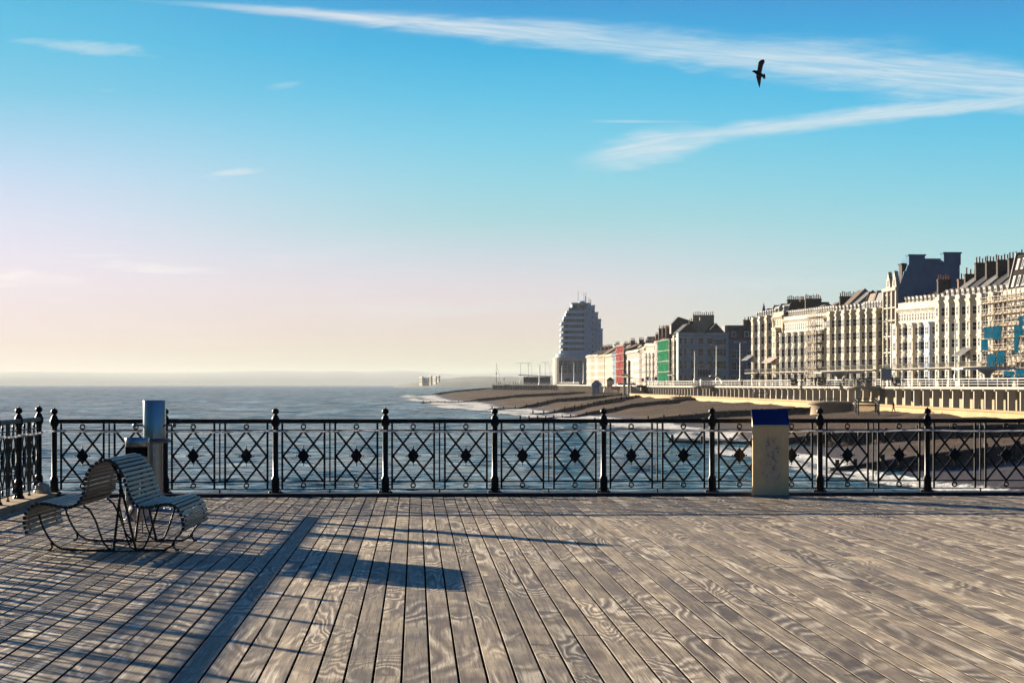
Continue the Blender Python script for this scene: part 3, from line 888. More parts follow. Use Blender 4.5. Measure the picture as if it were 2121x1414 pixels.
# round bastions below, bulging balconies above
def bastion(yc, r, rim, bot, label, label2):
    x = wallx(yc); t = empty('bastion', (x-.5, yc, 0)); tag(t, label, 'bastion', 'round concrete bastions in the sea wall')
    m = MB(); m.lathe([(r*1.02,bot-1.5),(r*.97,bot),(r*.93,rim-.7),(r*1.03,rim-.45),(r*1.06,rim-.2),(r*1.03,rim),(r*.9,rim+.02),(0,rim+.02)], n=40)
    m.build('round_wall', M['concrete'], t)
    for a_ in (2.3, 3.1, 3.9):
        m = MB(); q = (r*.55*math.cos(a_), r*.55*math.sin(a_)); m.box(q[0]-.9,q[0]+.9,q[1]-.3,q[1]+.3,rim+.42,rim+.5)
        for s in (-.7,.7): m.box(q[0]+s-.06,q[0]+s+.06,q[1]-.25,q[1]+.25,rim+.02,rim+.42)
        m.build('bench', M['timber'], t)
    xu = colx(yc); t = empty('promenade_balcony', (xu, yc, 0)); tag(t, label2, 'balcony', 'bulging balconies of the upper promenade')
    m = MB(); rr = 5.2
    m.lathe([(0,UP-.40),(rr*.96,UP-.40),(rr,UP-.34),(rr,UP+.02),(rr-.02,UP+.03),(0,UP+.03)], n=40); m.build('slab', M['colonnade'], t)
    m = MB()
    for zz, w in ((1.12,.06),(.74,.035),(.37,.035)): m.tube([(rr*.97*math.cos(a_),rr*.97*math.sin(a_),UP+zz) for a_ in [PI*.55+i*PI*.9/20 for i in range(21)]], w*.7, 6)
    m.build('rails', M['white_rail'], t)
    for i in range(9):
        a_ = PI*.55+i*PI*.9/8; m = MB(); m.box(-.05,.05,-.05,.05,UP+.03,UP+1.14); m.build('post', M['white_rail'], t, (rr*.97*math.cos(a_), rr*.97*math.sin(a_), 0))
    for a_ in (2.55, 3.1, 3.75):
        m = MB(); m.lathe([(.42,-3.4),(.42,UP-.4)], (rr*.8*math.cos(a_), rr*.8*math.sin(a_), 0), 16); m.build('pillar', M['colonnade'], t)
bastion(358, 5.6, -1.14, -3.6, 'round concrete bastion nearest the pier, standing on the shingle', 'rounded white promenade balcony above the nearer bastion')
bastion(492, 4.6, -1.05, -2.8, 'smaller round concrete bastion farther along the sea wall', 'rounded white promenade balcony above the farther bastion')

# timber steps over the sea wall
def steps(px, py, Y, w, h, label):
    p = at(px, py, Y); t = empty('timber_steps', p, 0); tag(t, label, 'steps', 'timber steps from the sea wall to the beach')
    m = MB(); n = 7
    for i in range(n): m.box(-w/2, w/2, i*.42-1.2, i*.42-.85, h*.5*i/n, h*.5*i/n+.09)
    m.build('treads', M['timber'], t)
    for s in (-1,1):
        m = MB()
        for y_, z0 in ((-1.3,-.5),(.2,-.3),(1.7,-.2)):
            m.box(s*w/2-.1, s*w/2+.1, y_-.1, y_+.1, z0, h*(.82 if y_ < 0 else 1.0))
        m.beam((s*w/2,-1.3,h*.8),(s*w/2,1.7,h*.98),.12,.14); m.beam((s*w/2,-1.3,h*.5),(s*w/2,1.7,h*.74),.1,.12)
        m.build('handrail', M['timber'], t)
    m = MB()
    for z in (.35,.62,.9): m.box(-w/2, w/2, 1.62, 1.78, h*z, h*z+.12)
    m.box(-w/2-.2, w/2+.2, .1, 1.8, h*.48, h*.48+.12)
    m.build('landing', M['timber'], t)
steps(1575, 838, 425, 2.6, 2.5, 'dark timber steps over the sea wall between the two bastions')
steps(1796, 852, 318, 3.0, 2.0, 'dark timber steps over the sea wall right of the nearer bastion')

# land: one sheet behind the wall line, reaching inland past everything
edge = [(130,-200)]+[(p.x+8.5,p.y) for p in path(0,90,600,30)]+[(48.5,604),(38,640),(40,720),(38,800),(31,1000),(27,1100),(26,1195),(-10.7,1240),(-10.7,1500),(40,1700),(110,2400),(60,3000),(30,3400)]
m = MB(); n = len(edge); G0 = 1.34
m.add([(x,y,G0) for x, y in edge]+[(6900,y if i not in (0,) else -200,G0) for i, (x,y) in enumerate(edge)], [(i,n+i,n+i+1,i+1) for i in range(n-1)])
o = fixnormals(m.build('seafront_ground', M['paving'])); tag(o, kind='structure')
m = MB(); RD = [(96,90),(84,290),(66,461),(55,600),(44,720),(42,800),(35,1000),(31,1150)]
for (x0,y0),(x1,y1) in zip(RD[:-1],RD[1:]): m.add([(x0,y0,G0+.03),(x0+9,y0,G0+.03),(x1+9,y1,G0+.03),(x1,y1,G0+.03)], [(0,1,2,3)])
tag(m.build('road', M['asphalt']), kind='structure')

# far sea wall with pilasters
def wall_run(pts, z0, z1, label, spacing):
    root = empty('far_sea_wall', (0,0,0)); tag(root, label, 'sea wall')
    m = MB()
    for p, q in zip(pts[:-1], pts[1:]):
        p = Vector(p); q = Vector(q); d_ = (q-p).normalized(); nn = Vector((-d_.y, d_.x))
        m.hexa([(p.x,p.y,z0),(q.x,q.y,z0),(q.x+nn.x*.6,q.y+nn.y*.6,z0),(p.x+nn.x*.6,p.y+nn.y*.6,z0),(p.x,p.y,z1),(q.x,q.y,z1),(q.x+nn.x*.6,q.y+nn.y*.6,z1),(p.x+nn.x*.6,p.y+nn.y*.6,z1)])
    fixnormals(m.build('wall', M['concrete'], root))
    c = MB()
    for p, q in zip(pts[:-1], pts[1:]):
        p = Vector(p); q = Vector(q); L = (q-p).length; d_ = (q-p)/L; nn = Vector((-d_.y, d_.x)); s = 0
        sg = -1
        while s < L:
            u = p+d_*s+nn*sg*.25; c.box(u.x-.22,u.x+.22,u.y-.22,u.y+.22,z0,z1-.4); s += spacing
        a_ = p+nn*sg*.5; b_ = q+nn*sg*.5
        c.beam((a_.x,a_.y,z1-.2),(b_.x,b_.y,z1-.2),1.5,.45)
    fixnormals(c.build('pilasters', M['colonnade'], root))
wall_run([(-10.7,1240),(26,1195)], -2.2, 1.5, 'far cream sea wall with close-set ribs at the end of the beach', 2.2)
wall_run([(26,1195),(27,1100),(31,1000),(38,800),(38,640)], -2.2, 1.5, 'pale sea wall below the far terrace, beyond the blue hut', 5)
white_railing([Vector((-10.5,1239,0)),Vector((25.8,1194,0)),Vector((27,1101,0)),Vector((31,1001,0))], 'white railing on top of the far sea wall', 3.6, 1.5, h=1.2)
white_railing([Vector((27.5,745,0)),Vector((41,735,0))], 'short white railing around the landing beside the sea steps', 1.7, -1.2, h=1.7)
m = MB(); m.box(-7,7,-2.5,2.5,-2,0); tag(m.build('concrete_landing', M['seawall'], None, (34.5,737,-1.15), -.6), 'low cream concrete landing on the shingle left of the colonnade', 'landing')

# headland and downs
def hills(name, pts, y0, depth, mt, n=90, rough=.12, seed=0):
    m = MB(); xs = [p[0] for p in pts]; zs = [p[1] for p in pts]
    rows_ = [(0,0.0),(.06,.32),(.16,.62),(.32,.9),(.45,1.0),(.7,.8),(1,.5)]
    for t, k in rows_:
        for i in range(n+1):
            x = xs[0]+(xs[-1]-xs[0])*i/n; z = interp(x, xs, zs)
            z *= 1+rough*mn.noise(Vector((i*.35+seed,t*3,seed)))+rough*.5*mn.noise(Vector((i*1.1,t*7,seed)))
            m.v.append((x*(1+t*depth/y0), y0+t*depth, -5.2+(z+5.2)*k))
    for r_ in range(len(rows_)-1):
        for i in range(n): m.f.append([r_*(n+1)+i, r_*(n+1)+i+1, (r_+1)*(n+1)+i+1, (r_+1)*(n+1)+i]); m.m.append(0); m.sm.append(True)
    tag(m.build(name, mt), kind='structure')
def hp(l, Y): return [((px-1060.5)*Y/F, EYE-(py-796)*Y/F) for px, py in l]
hills('headland', hp([(815,797.5),(840,794),(860,790.5),(885,789),(905,783),(930,781),(960,778.5),(1000,777.5),(1060,778),(1130,778),(1400,776),(2600,770)], 4600), 4600, 1200, M['hill'], 220, .10, 3)
hills('distant_downs', hp([(-900,772),(-300,769),(-60,770),(60,767.5),(120,768),(200,770),(330,771),(420,769),(520,767),(560,766),(640,767.5),(710,765.5),(760,767.5),(830,765.5),(860,766),(900,771),(960,773),(1040,770),(1150,769),(1700,766),(2600,762)], 22000), 22000, 2500, M['down'], 160, .03, 9)
def far_block(px0, px1, py0, py1, Y, mt, label):
    a_ = at(px0, py1, Y); b_ = at(px1, py0, Y); w = b_.x-a_.x; h = b_.z-a_.z
    t = empty('apartment_block', ((a_.x+b_.x)/2, Y, a_.z), math.radians(-65)); w *= 2.2; tag(t, label, 'apartment block', 'pale blocks on the headland')
    m = MB(); m.box(-w/2,w/2,0,3,-6,h); m.build('wall', M[mt], t)
    m = MB(); m.box(-w/2-.6,w/2+.6,-.6,3.6,h+.01,h+1.2); m.build('roof', M['lead'], t)
    for i in range(max(2,int(h/3.5))):
        m = MB(); z = 1.2+i*3.4
        if z+1.6 < h: m.box(-w/2+1,w/2-1,-.25,-.02,z,z+1.5); m.build('window_band', M['glass'], t)
far_block(868, 875, 781, 793, 4550, 'ivory', 'leftmost tall pale block on the headland')
far_block(876.5, 887, 783, 793, 4540, 'white', 'widest white block on the headland')
far_block(888, 893, 779.5, 792, 4555, 'tan', 'narrow tan block on the headland right of the white one')
far_block(897, 903, 780.5, 790, 4560, 'white', 'white block on the rise of the headland')
far_block(905, 909, 779, 786, 4565, 'ivory', 'small ivory block highest on the headland')
# ================================================================== BUILDINGS
GZ = G0
class Line:
    def __init__(s, x0, y0, x1, y1):
        s.p = Vector((x0,y0)); d = Vector((x1-x0,y1-y0)); d.normalize(); s.d = d
        s.rz = math.atan2(d.y, d.x)
    def s_of(s, px):
        r = (px-1060.5)/F
        return (s.p.x-r*s.p.y)/(r*s.d.y-s.d.x)
    def pt(s, t): q = s.p+s.d*t; return (q.x, q.y, GZ)
LA = Line(82.9,419,68.6,613)
LB = Line(54.2,715,38.6,1125)
WC = {}
def window_mesh(w, h, arch=False, sash='sash', sill=True):
    k = (round(w,2), round(h,2), arch, sash, sill)
    jd = .05
    if k in WC: return WC[k]
    m = MB(); fr = .13
    if arch:
        top = [(w/2*math.cos(a), h-w/2+w/2*math.sin(a)) for a in [PI*i/8 for i in range(9)]]
        poly = [(-w/2,0),(w/2,0)]+top
        m.prismy(poly, .0, .065, 1)
        o = [(math.copysign(abs(p[0])+fr, p[0]) if abs(p[0]) > 1e-6 else 0, p[1]+(fr if p[1] > h-w/2 else 0)) for p in top]
        for (a,b),(c,d_),(e,f),(g,i_) in zip(top[:-1],top[1:],o[:-1],o[1:]):
            m.prismy([(a,b),(c,d_),(g,i_),(e,f)], 0, jd+.03, 0)
        m.box(-w/2-fr,-w/2,0,jd,0,h-w/2); m.box(w/2,w/2+fr,0,jd,0,h-w/2)
    else:
        m.box(-w/2,w/2,0,.065,0,h,1)
        m.box(-w/2-fr,-w/2,0,jd,0,h); m.box(w/2,w/2+fr,0,jd,0,h); m.box(-w/2-fr-.04,w/2+fr+.04,0,.11,h,h+.18)
    m.box(-w/2,w/2,.066,.08,h*.48,h*.48+.07)
    if sill: m.box(-w/2-.2,w/2+.2,0,.10,-.14,0)
    WC[k] = m.mesh('window', [M[sash], M['glass']])
    return WC[k]

class Bld:
    def __init__(s, name, label, cat, loc, rz, group=None):
        s.r = empty(name, loc, rz); tag(s.r, label, cat, group)
    def part(s, name, m, mats, loc=(0,0,0), rz=0, parent=None, fix=False):
        o = m.build(name, [M[k] for k in (mats if isinstance(mats,(list,tuple)) else [mats])], parent or s.r, loc, rz)
        return fixnormals(o) if fix else o
    def win(s, x, z, w, h, y=0.0, rz=0.0, arch=False, sash='sash', parent=None):
        return link('window', window_mesh(w,h,arch,sash), parent or s.r, (x, y+.003, z), rz)
    def chimney(s, x, y, z0, z1, w=.9, l=3.0, mt='dark_brick', pots=5, pot='pot', along='y'):
        m = MB(); a, b = (w/2, l/2) if along == 'y' else (l/2, w/2)
        m.box(-a,a,-b,b,z0,z1-.35); m.box(-a-.1,a+.1,-b-.1,b+.1,z1-.35,z1-.12); m.box(-a-.03,a+.03,-b-.03,b+.03,z1-.12,z1)
        o = s.part('chimney', m, mt, (x,y,0))
        for i in range(pots):
            t = (i+.5)/pots-.5; m = MB(); h = R.uniform(.75,1.25)
            m.lathe([(.19,0),(.15,.15),(.13,h-.12),(.18,h-.1),(.18,h),(.12,h)], n=8)
            s.part('chimney_pot', m, pot, ((0,t*l,z1) if along == 'y' else (t*l,0,z1)), parent=o)
        return o

def canted(w, d, cut):      # bay plan in (x,y), centred on x = 0
    return [(-w/2,-.01),(-w/2+cut,d),(w/2-cut,d),(w/2,-.01)]

def house(line, s0, s1, label, Hc=16.4, wall='cream', floors=5, gf=3.6, bay=None, bay_floors=3, bay_w=3.2, bay_d=1.15, bay_x=.5,
          arch_top=False, roof='pitch', ridge=4.6, roof_m='slate', chim='dark_brick', pots=6, dormers=0, balcony=True, nwin=2, trim=None,
          awning=None, group=None, cat='house', name='terrace_house', pilasters=False, parapet=.9, chim_l=3.2, depth=13.0, low_chim=False, bay_m=None, chim_h=1.9, stack=True):
    w = s1-s0; B = Bld(name, label, cat, line.pt(s0), line.rz, group)
    trim = trim or wall; wmat = [wall, 'dark_brick']
    m = MB(); m.box(.02, w-.02, -depth, 0, -1.5, Hc); B.part('wall', m, wall)
    fh = (Hc-gf-.5)/(floors-1)
    m = MB()
    m.box(0, w, .001, .30, Hc-.9, Hc-.72); m.box(-.02, w+.02, .001, .62, Hc-.36, Hc+.02); m.box(0, w, .001, .42, Hc-.56, Hc-.36)
    for f in range(1, floors): m.box(0, w, .001, .09, gf+fh*(f-1)-.30, gf+fh*(f-1)-.05)
    if parapet: m.box(0, w, -.35, .12, Hc+.02, Hc+parapet); m.box(-.02, w+.02, -.4, .2, Hc+parapet, Hc+parapet+.14)
    n = max(3, int(w/.95))
    for i in range(n): m.box((i+.3)*w/n, (i+.7)*w/n, .30, .56, Hc-.72, Hc-.37)
    B.part('cornice', m, trim)
    if pilasters:
        for x in (.32, w-.32):
            m = MB(); m.box(x-.3, x+.3, .001, .36, 0, Hc-.92)
            for f in range(floors):
                z = gf+fh*f; m.box(x-.38, x+.38, .36, .50, z-.6, z-.15)
            B.part('pilaster', m, trim)
    bx = w*bay_x; bo = None; zb = gf+fh*(bay_floors-1 if bay else 0)
    full = bay and bay_floors >= floors
    if bay:
        m = MB()
        if bay == 'canted': plan = canted(bay_w, bay_d, .85)
        elif bay == 'bow': plan = [(bay_w/2*math.cos(a), -.01+bay_d*math.sin(a)) for a in [PI-PI*i/10 for i in range(11)]]
        else: plan = [(-bay_w/2,-.01),(-bay_w/2,bay_d),(bay_w/2,bay_d),(bay_w/2,-.01)]
        zt = Hc-.05 if full else gf+fh*(bay_floors-1)
        m.prism(plan, -1.4, zt)
        big = [(x*1.035, y*1.07+.02 if y > 0 else y) for x, y in plan]
        for f in range(bay_floors):
            z = gf+fh*f if f < bay_floors-1 else zt
            m.prism(big, z-.34, z-.02)
        m.prism([(x*1.07, y*1.14+.03 if y > 0 else y) for x, y in plan], zt-.02, zt+.22)
        if full: m.prism([(x*1.0, y) for x, y in plan], zt+.22, zt+.22+parapet*.8)
        bo = B.part('bay', m, bay_m or trim, (bx,0,0), fix=True)
        for f in range(bay_floors):
            z = (gf+fh*(f-1)+.75) if f else .95; h = (fh-1.5) if f else gf-1.6
            if bay == 'canted':
                link('window', window_mesh(1.0, h, False), bo, (0, bay_d+.004, z))
                L = math.hypot(.85, bay_d); aa = math.atan2(bay_d, .85)
                for sg in (-1,1):
                    xm = sg*(bay_w/2-.425); rz = -sg*(PI/2-(PI/2-aa)) if False else -sg*aa
                    nx, ny = sg*math.sin(aa), math.cos(aa)
                    link('window', window_mesh(.72, h, False), bo, (xm+nx*.004, bay_d/2+ny*.004, z), rz)
            elif bay == 'bow':
                for a in (PI*.25, PI*.5, PI*.75):
                    ta = math.atan2(math.sin(a)/(bay_d), math.cos(a)/(bay_w/2))
                    link('window', window_mesh(.8, h, False), bo, (bay_w/2*math.cos(a)*.985, bay_d*math.sin(a)*.985, z), ta-PI/2)
            else:
                k = 2 if bay_w > 2.4 else 1
                for i in range(k): link('window', window_mesh(.85, h, False), bo, ((i-(k-1)/2)*1.25, bay_d+.004, z))
                link('window', window_mesh(.6, h, False), bo, (-bay_w/2-.004, bay_d*.5, z), PI/2)
    for f in range(floors):
        z = (gf+fh*(f-1)+.8) if f else .9; h = (fh-1.45) if f else gf-1.5
        xs = [(i+.5)*w/nwin for i in range(nwin)] if not (bay and f < bay_floors) else []
        if bay and f < bay_floors:
            lo, hi = bx-bay_w/2-.5, bx+bay_w/2+.5
            if lo > 1.5: xs.append(lo/2+.1)
            if w-hi > 1.5: xs.append((w+hi)/2)
        for x in xs: B.win(x, z, .95, h, arch=(arch_top and f == floors-1))
    if balcony:
        z = gf-.06; yb = (bay_d if bay else 0)
        m = MB(); m.box(.1, w-.1, .17 if not bay else bay_d*1.3+.05, yb+1.1, z-.14, z)
        B.part('balcony_slab', m, trim)
        m = MB(); m.box(.1, w-.1, yb+1.04, yb+1.09, z+.95, z+1.0); m.box(.1, w-.1, yb+1.04, yb+1.09, z+.10, z+.14)
        for i in range(int(w/.38)): m.box(.15+i*.38, .18+i*.38, yb+1.05, yb+1.08, z, z+.96)
        B.part('balcony_railing', m, 'iron')
    if awning is not None:
        z, mt = awning; m = MB(); y0 = (bay_d if bay else 0)+.12
        nst = max(4, int((w-.4)/.55))
        for i in range(nst):
            x0_ = .2+(w-.4)*i/nst; x1_ = .2+(w-.4)*(i+1)/nst
            m.hexa([(x0_,y0+2.0,z-1.1),(x1_,y0+2.0,z-1.1),(x1_,y0-.02,z+.3),(x0_,y0-.02,z+.3),(x0_,y0+2.0,z-1.02),(x1_,y0+2.0,z-1.02),(x1_,y0,z+.42),(x0_,y0,z+.42)], i % 2)
        B.part('awning', m, [mt, 'lead' if mt == 'awning' else 'sash'], fix=True)
    # roof
    m = MB(); y0 = -.45; z0 = Hc+.02
    if roof == 'pitch':
        m.prismx([(y0, z0), (-depth*.5, z0+ridge), (-depth, z0)], .18, w-.18); B.part('roof', m, roof_m)
        for x in (.0,):
            m = MB(); m.prismx([(y0+.1,z0),(y0+.1,z0+.3),(-depth*.5,z0+ridge+.22),(-depth,z0+.25),(-depth,z0)], x-.18, x+.178); B.part('party_wall', m, chim if chim != 'dark_brick' else 'slate_light')
        if stack: B.chimney(0, -depth*.5+.4, z0+ridge-1.8, z0+ridge+chim_h, .95, chim_l, chim, pots)
        for i in range(dormers):
            x = (i+.5)*w/dormers; m = MB(); m.box(x-.75,x+.75,-3.4,-1.05,z0+.3,z0+2.15); o = B.part('dormer', m, trim)
            m = MB(); m.prismx([(-3.8,z0+2.16),(-.85,z0+2.16),(-.85,z0+2.28),(-3.8,z0+2.4)], x-.9, x+.9); B.part('dormer_roof', m, 'lead', parent=o)
            link('window', window_mesh(.9,1.2), o, (x,-1.047,z0+.62))
    elif roof == 'mansard':
        m.prismx([(y0, z0), (y0-1.7, z0+ridge), (-depth+1.4, z0+ridge), (-depth, z0)], .15, w-.15); B.part('roof', m, roof_m)
        for x in (0, w-.36):
            m = MB(); m.prismx([(y0+.15,z0),(y0-1.5,z0+ridge+.45),(-depth+1,z0+ridge+.45),(-depth,z0)], x-.001, x+.36); B.part('party_wall', m, chim)
        if stack: B.chimney(.2, -depth*.45, z0+ridge-.5, z0+ridge+chim_h, .95, chim_l, chim, pots)
        for i in range(dormers):
            x = (i+.5)*w/dormers; m = MB(); m.box(x-.6,x+.6,y0-1.6,y0-.18,z0+.55,z0+2.5); o = B.part('dormer', m, 'sash')
            link('window', window_mesh(.8,1.5), o, (x,y0-.177,z0+.75))
    return B
ORD = ['nearest','second','third','fourth','fifth','sixth','seventh','eighth','ninth']

# A: scaffolded house with the dark mansard at the right edge
s = house(LA, -74, -40.4, 'scaffolded house with tall dark mansard roof and skylights at the right edge', Hc=16.2, wall='ivory', floors=5, bay=None, nwin=8, roof='mansard', ridge=6.6, roof_m='dark_slate', chim='lead', dormers=0, pots=4, chim_l=4, balcony=False, pilasters=True, parapet=.4, stack=False)
z0 = 16.22
sl = 1.7/6.6
def sloped(x, hw, zz, hh, out):       # thin panel lying on the mansard slope
    ya = lambda z: -.45-z*sl
    return [(x-hw,ya(zz)+out,z0+zz),(x+hw,ya(zz)+out,z0+zz),(x+hw,ya(zz)-.05,z0+zz),(x-hw,ya(zz)-.05,z0+zz),(x-hw,ya(zz+hh)+out,z0+zz+hh),(x+hw,ya(zz+hh)+out,z0+zz+hh),(x+hw,ya(zz+hh)-.05,z0+zz+hh),(x-hw,ya(zz+hh)-.05,z0+zz+hh)]
for zz in (1.0, 4.0):
    for i in range(11):
        x = 33.6-2.2-i*2.9
        m = MB(); m.hexa(sloped(x,.62,zz,1.9,.07)); o = s.part('skylight', m, 'sash', fix=True)
        m = MB(); m.hexa(sloped(x,.42,zz+.2,1.5,.10)); s.part('skylight_pane', m, 'glass' if i % 3 else 'lead', fix=True, parent=o)
# B: canted bay houses
bw = ['cream','white','cream','ivory','white','ivory']; n = 6; w = 41.9/n
for i in range(n):
    s0 = -40.4+i*w
    house(LA, s0, s0+w, ['bay-fronted cream house half hidden by the scaffolding, nearest the mansard',
        'white bay-fronted terrace house second from the mansard, beside the scaffolding','cream bay-fronted house whose first floor carries a grey awning',
        'ivory bay-fronted house just left of the one with the grey awning','white canted-bay terrace house with two plainer bays to its right',
        'leftmost full-height canted-bay house, next to the arch-windowed terrace'][i], Hc=15.6+.12*i, wall=bw[i], bay='canted', bay_floors=5, floors=5, bay_w=4.5, bay_d=1.5,
        ridge=5.0, roof_m='slate_light' if i % 2 else 'slate', chim='dark_brick', pots=4, chim_l=2.3, dormers=2, awning=((6.6,'awning') if i == 2 else None), group='bay-fronted terrace houses', nwin=2, chim_h=2.3)
# C: arch-windowed houses with box bays
n = 5; w = 31.9/n
for i in range(n):
    s0 = 1.5+i*w
    house(LA, s0, s0+w, ['house with a powder blue band on its square bay, first of the arch-windowed row','arch-windowed white house beside the one with the blue bay',
        'middle house of the arch-windowed white row','fourth arch-windowed white house, two from the tall gabled block','arch-windowed white house adjoining the tall gabled block'][i],
        Hc=15.7+.1*i, wall=['cream','white','ivory','white','ivory'][i], bay='bow' if i in (1,3) else 'box', bay_floors=4, floors=5, bay_w=3.9, bay_d=1.7, arch_top=True, ridge=3.6, roof_m=['slate','tile_brown','slate','slate','slate_light'][i], chim=['dark_brick','brick','dark_brick','dark_brick','cream'][i],
        pots=[3,1,0,5,0][i], dormers=2, nwin=3, group='arch-windowed terrace houses', bay_m=('powder' if i == 0 else 'white'), chim_h=[2.4,1.6,1.2,2.0,1.0][i], chim_l=[2.4,1.4,2.0,2.6,1.2][i], stack=i in (0,1,3))
# D: tall gabled block with shade's blue painted on its flank
B = Bld('gabled_block', 'tall ornate gabled block with a big bare flank wall, its shade tinted blue', 'building', LA.pt(33.4), LA.rz)
w = 11.5; m = MB(); m.box(.3,w,-13,0,-1.5,20.6); B.part('wall', m, 'ivory')
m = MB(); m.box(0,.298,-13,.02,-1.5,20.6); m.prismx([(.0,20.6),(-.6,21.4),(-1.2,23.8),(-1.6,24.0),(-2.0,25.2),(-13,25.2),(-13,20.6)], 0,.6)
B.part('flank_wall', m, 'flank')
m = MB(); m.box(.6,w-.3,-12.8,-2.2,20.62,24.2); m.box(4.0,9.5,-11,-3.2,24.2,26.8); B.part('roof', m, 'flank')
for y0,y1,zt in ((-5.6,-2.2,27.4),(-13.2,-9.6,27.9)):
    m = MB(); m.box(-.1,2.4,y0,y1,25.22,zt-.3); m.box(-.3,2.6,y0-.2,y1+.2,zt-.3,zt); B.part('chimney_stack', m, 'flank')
m = MB(); m.box(2.6,5.2,-3.6,-1.4,20.7,25.4); m.box(2.4,5.4,-3.8,-1.2,25.4,25.7); B.part('chimney_stack', m, 'dark_brick')
m = MB()
for z in (3.5,7.2,10.6,13.9,16.6,20.2): m.box(-.02,w+.02,.021,.42,z-.3,z)
m.box(-.1,w+.1,.021,.7,20.0,20.62)
for i in range(4): m.box(.2+i*3.7-.3 if i else .1,.2+i*3.7+.3,.021,.5,0,20.0)
B.part('cornice', m, 'cream')
for gx in (2.4, 7.6):
    m = MB(); m.prismy([(gx-1.9,20.63),(gx+1.9,20.63),(gx+1.5,21.6),(gx+1.1,22.6),(gx+.6,23.0),(gx,24.1),(gx-.6,23.0),(gx-1.1,22.6),(gx-1.5,21.6)], -.5,.3); o = B.part('dutch_gable', m, 'cream')
    link('window', window_mesh(1.0,1.3,True), o, (gx,.303,21.0))
for f,z in enumerate((1.0,4.3,7.9,11.2,14.3,17.2)):
    for i in range(4): B.win(1.5+i*2.85, z, 1.15, 2.0, y=.021, arch=(f == 3))
m = MB(); m.box(1,w-1,.43,1.5,3.3,3.46); B.part('balcony_slab', m, 'cream')
m = MB()
for i in range(24): m.box(1+i*.4,1.04+i*.4,1.42,1.46,3.46,4.4)
m.box(1,w-1,1.41,1.47,4.4,4.46); B.part('balcony_railing', m, 'iron')
# E: pilastered bays
n = 7; w = 52.8/n
for i in range(n):
    s0 = 44.9+i*w
    house(LA, s0, s0+w, ['yellowish bracketed house next to the tall gabled block, under a brown mansard','second bracketed bay house left of the tall gabled block','third bracketed bay house left of the gabled block, ending the mansard roof',
        'bracketed bay house in the middle of its row, below the bare grey gable','bracketed bay house with steep pale roof planes above it','bracketed bay house under the tallest brown pitched roof','bracketed bay house right beside the narrow scaffold tower'][i],
        Hc=15.9+.12*i, wall=['yellow','ivory','cream','yellow','cream','ivory','yellow'][i], bay='canted' if i % 2 else 'box', bay_floors=5, floors=5, bay_w=3.0, bay_d=1.5, bay_x=.42, pilasters=True, roof='mansard' if i < 3 else 'pitch', ridge=4.4 if i < 3 else [0,0,0,4.0,4.6,5.4,6.0][i],
        roof_m=['tile_brown','slate','tile_brown','lead','slate_light','slate_light','tile_brown'][i], chim=['dark_brick','lead','dark_brick','concrete','concrete','dark_brick','dark_brick'][i], pots=[3,0,3,0,0,4,0][i], dormers=3 if i < 3 else 2, nwin=2, group='bracketed bay houses', chim_h=1.4, chim_l=1.6, stack=i == 2)
# G: white bow-fronted
n = 7; w = (153.6-97.8)/n
for i in range(n):
    s0 = 97.8+i*w
    house(LA, s0, s0+w, ['cream house right behind the scaffold tower','white bow-fronted house left of the scaffold tower','white bow-fronted house with an arched top row, third from the scaffold tower','fourth white bow-fronted house from the scaffold tower',
        'fifth white bow-fronted house, under the long row of chimney pots','sixth white bow-fronted house from the scaffold tower, near the big square chimney','end bow-fronted house beside the narrow ornate house'][i],
        Hc=16.9+.08*i, wall=['cream','white','white','ivory','white','white','cream'][i], bay='bow', bay_floors=4, floors=5, bay_w=4.6, bay_d=1.9, bay_m='white', arch_top=True, roof='pitch', ridge=[3.8,2.6,3.6,2.6,3.4,2.6,3.2][i], roof_m=['tile_brown','slate','tile_brown','slate','slate_light','slate','slate'][i],
        chim='dark_brick', pots=[5,9,9,0,8,0,9][i], dormers=3, nwin=3, group='white bow-fronted houses', chim_h=[1.5,2.0,1.6,.6,1.2,.6,2.0][i], chim_l=[3,4.2,2,1,2,1,4.2][i], parapet=.5, stack=i in (1,6))
# H, I
house(LA, 153.6, 167, 'narrow ornate house with red balcony awnings and a sculpted gable', Hc=18.6, wall='yellow', bay='box', bay_floors=5, floors=6, bay_w=5.0, bay_d=1.4, roof='mansard', ridge=3.0, dormers=2, nwin=4, awning=(7.2,'red_awning'), pilasters=True, pots=5, chim_l=3, chim_h=1.0)
for i, (s0, s1) in enumerate(((167,177),(177,187),(187,197))):
    house(LA, s0, s1, ['right third of the ornate cream corner block, with the most chimney pots','middle third of the ornate cream corner block with columned bays','left end of the ornate cream corner block, with striped awnings over the first floor'][i],
        Hc=18.2, wall=['cream','ivory','cream'][i], bay='canted', bay_floors=5, floors=5, bay_w=4.4, bay_d=1.5, bay_x=.4, pilasters=True, roof='mansard', ridge=[3.4,2.8,2.0][i], dormers=3, nwin=3, pots=[9,0,0][i], chim_l=[4.5,3,2][i], stack=i == 0, awning=((8.2,'awning') if i == 2 else None), group='ornate corner block', roof_m='slate', chim_h=1.6)
# spire behind
p = at(1582, 790, 820); t = empty('church_spire', (p.x, p.y, GZ)); tag(t, 'slender dark church spire rising behind the terrace roofs', 'church spire')
m = MB(); m.box(-2,2,-2,2,-2,22); m.build('tower', M['concrete'], t)
m = MB(); m.lathe([(2.3,22),(1.5,25),(0,31.3)], n=8, smooth=False, a0=PI/8); m.build('spire', M['lead'], t)

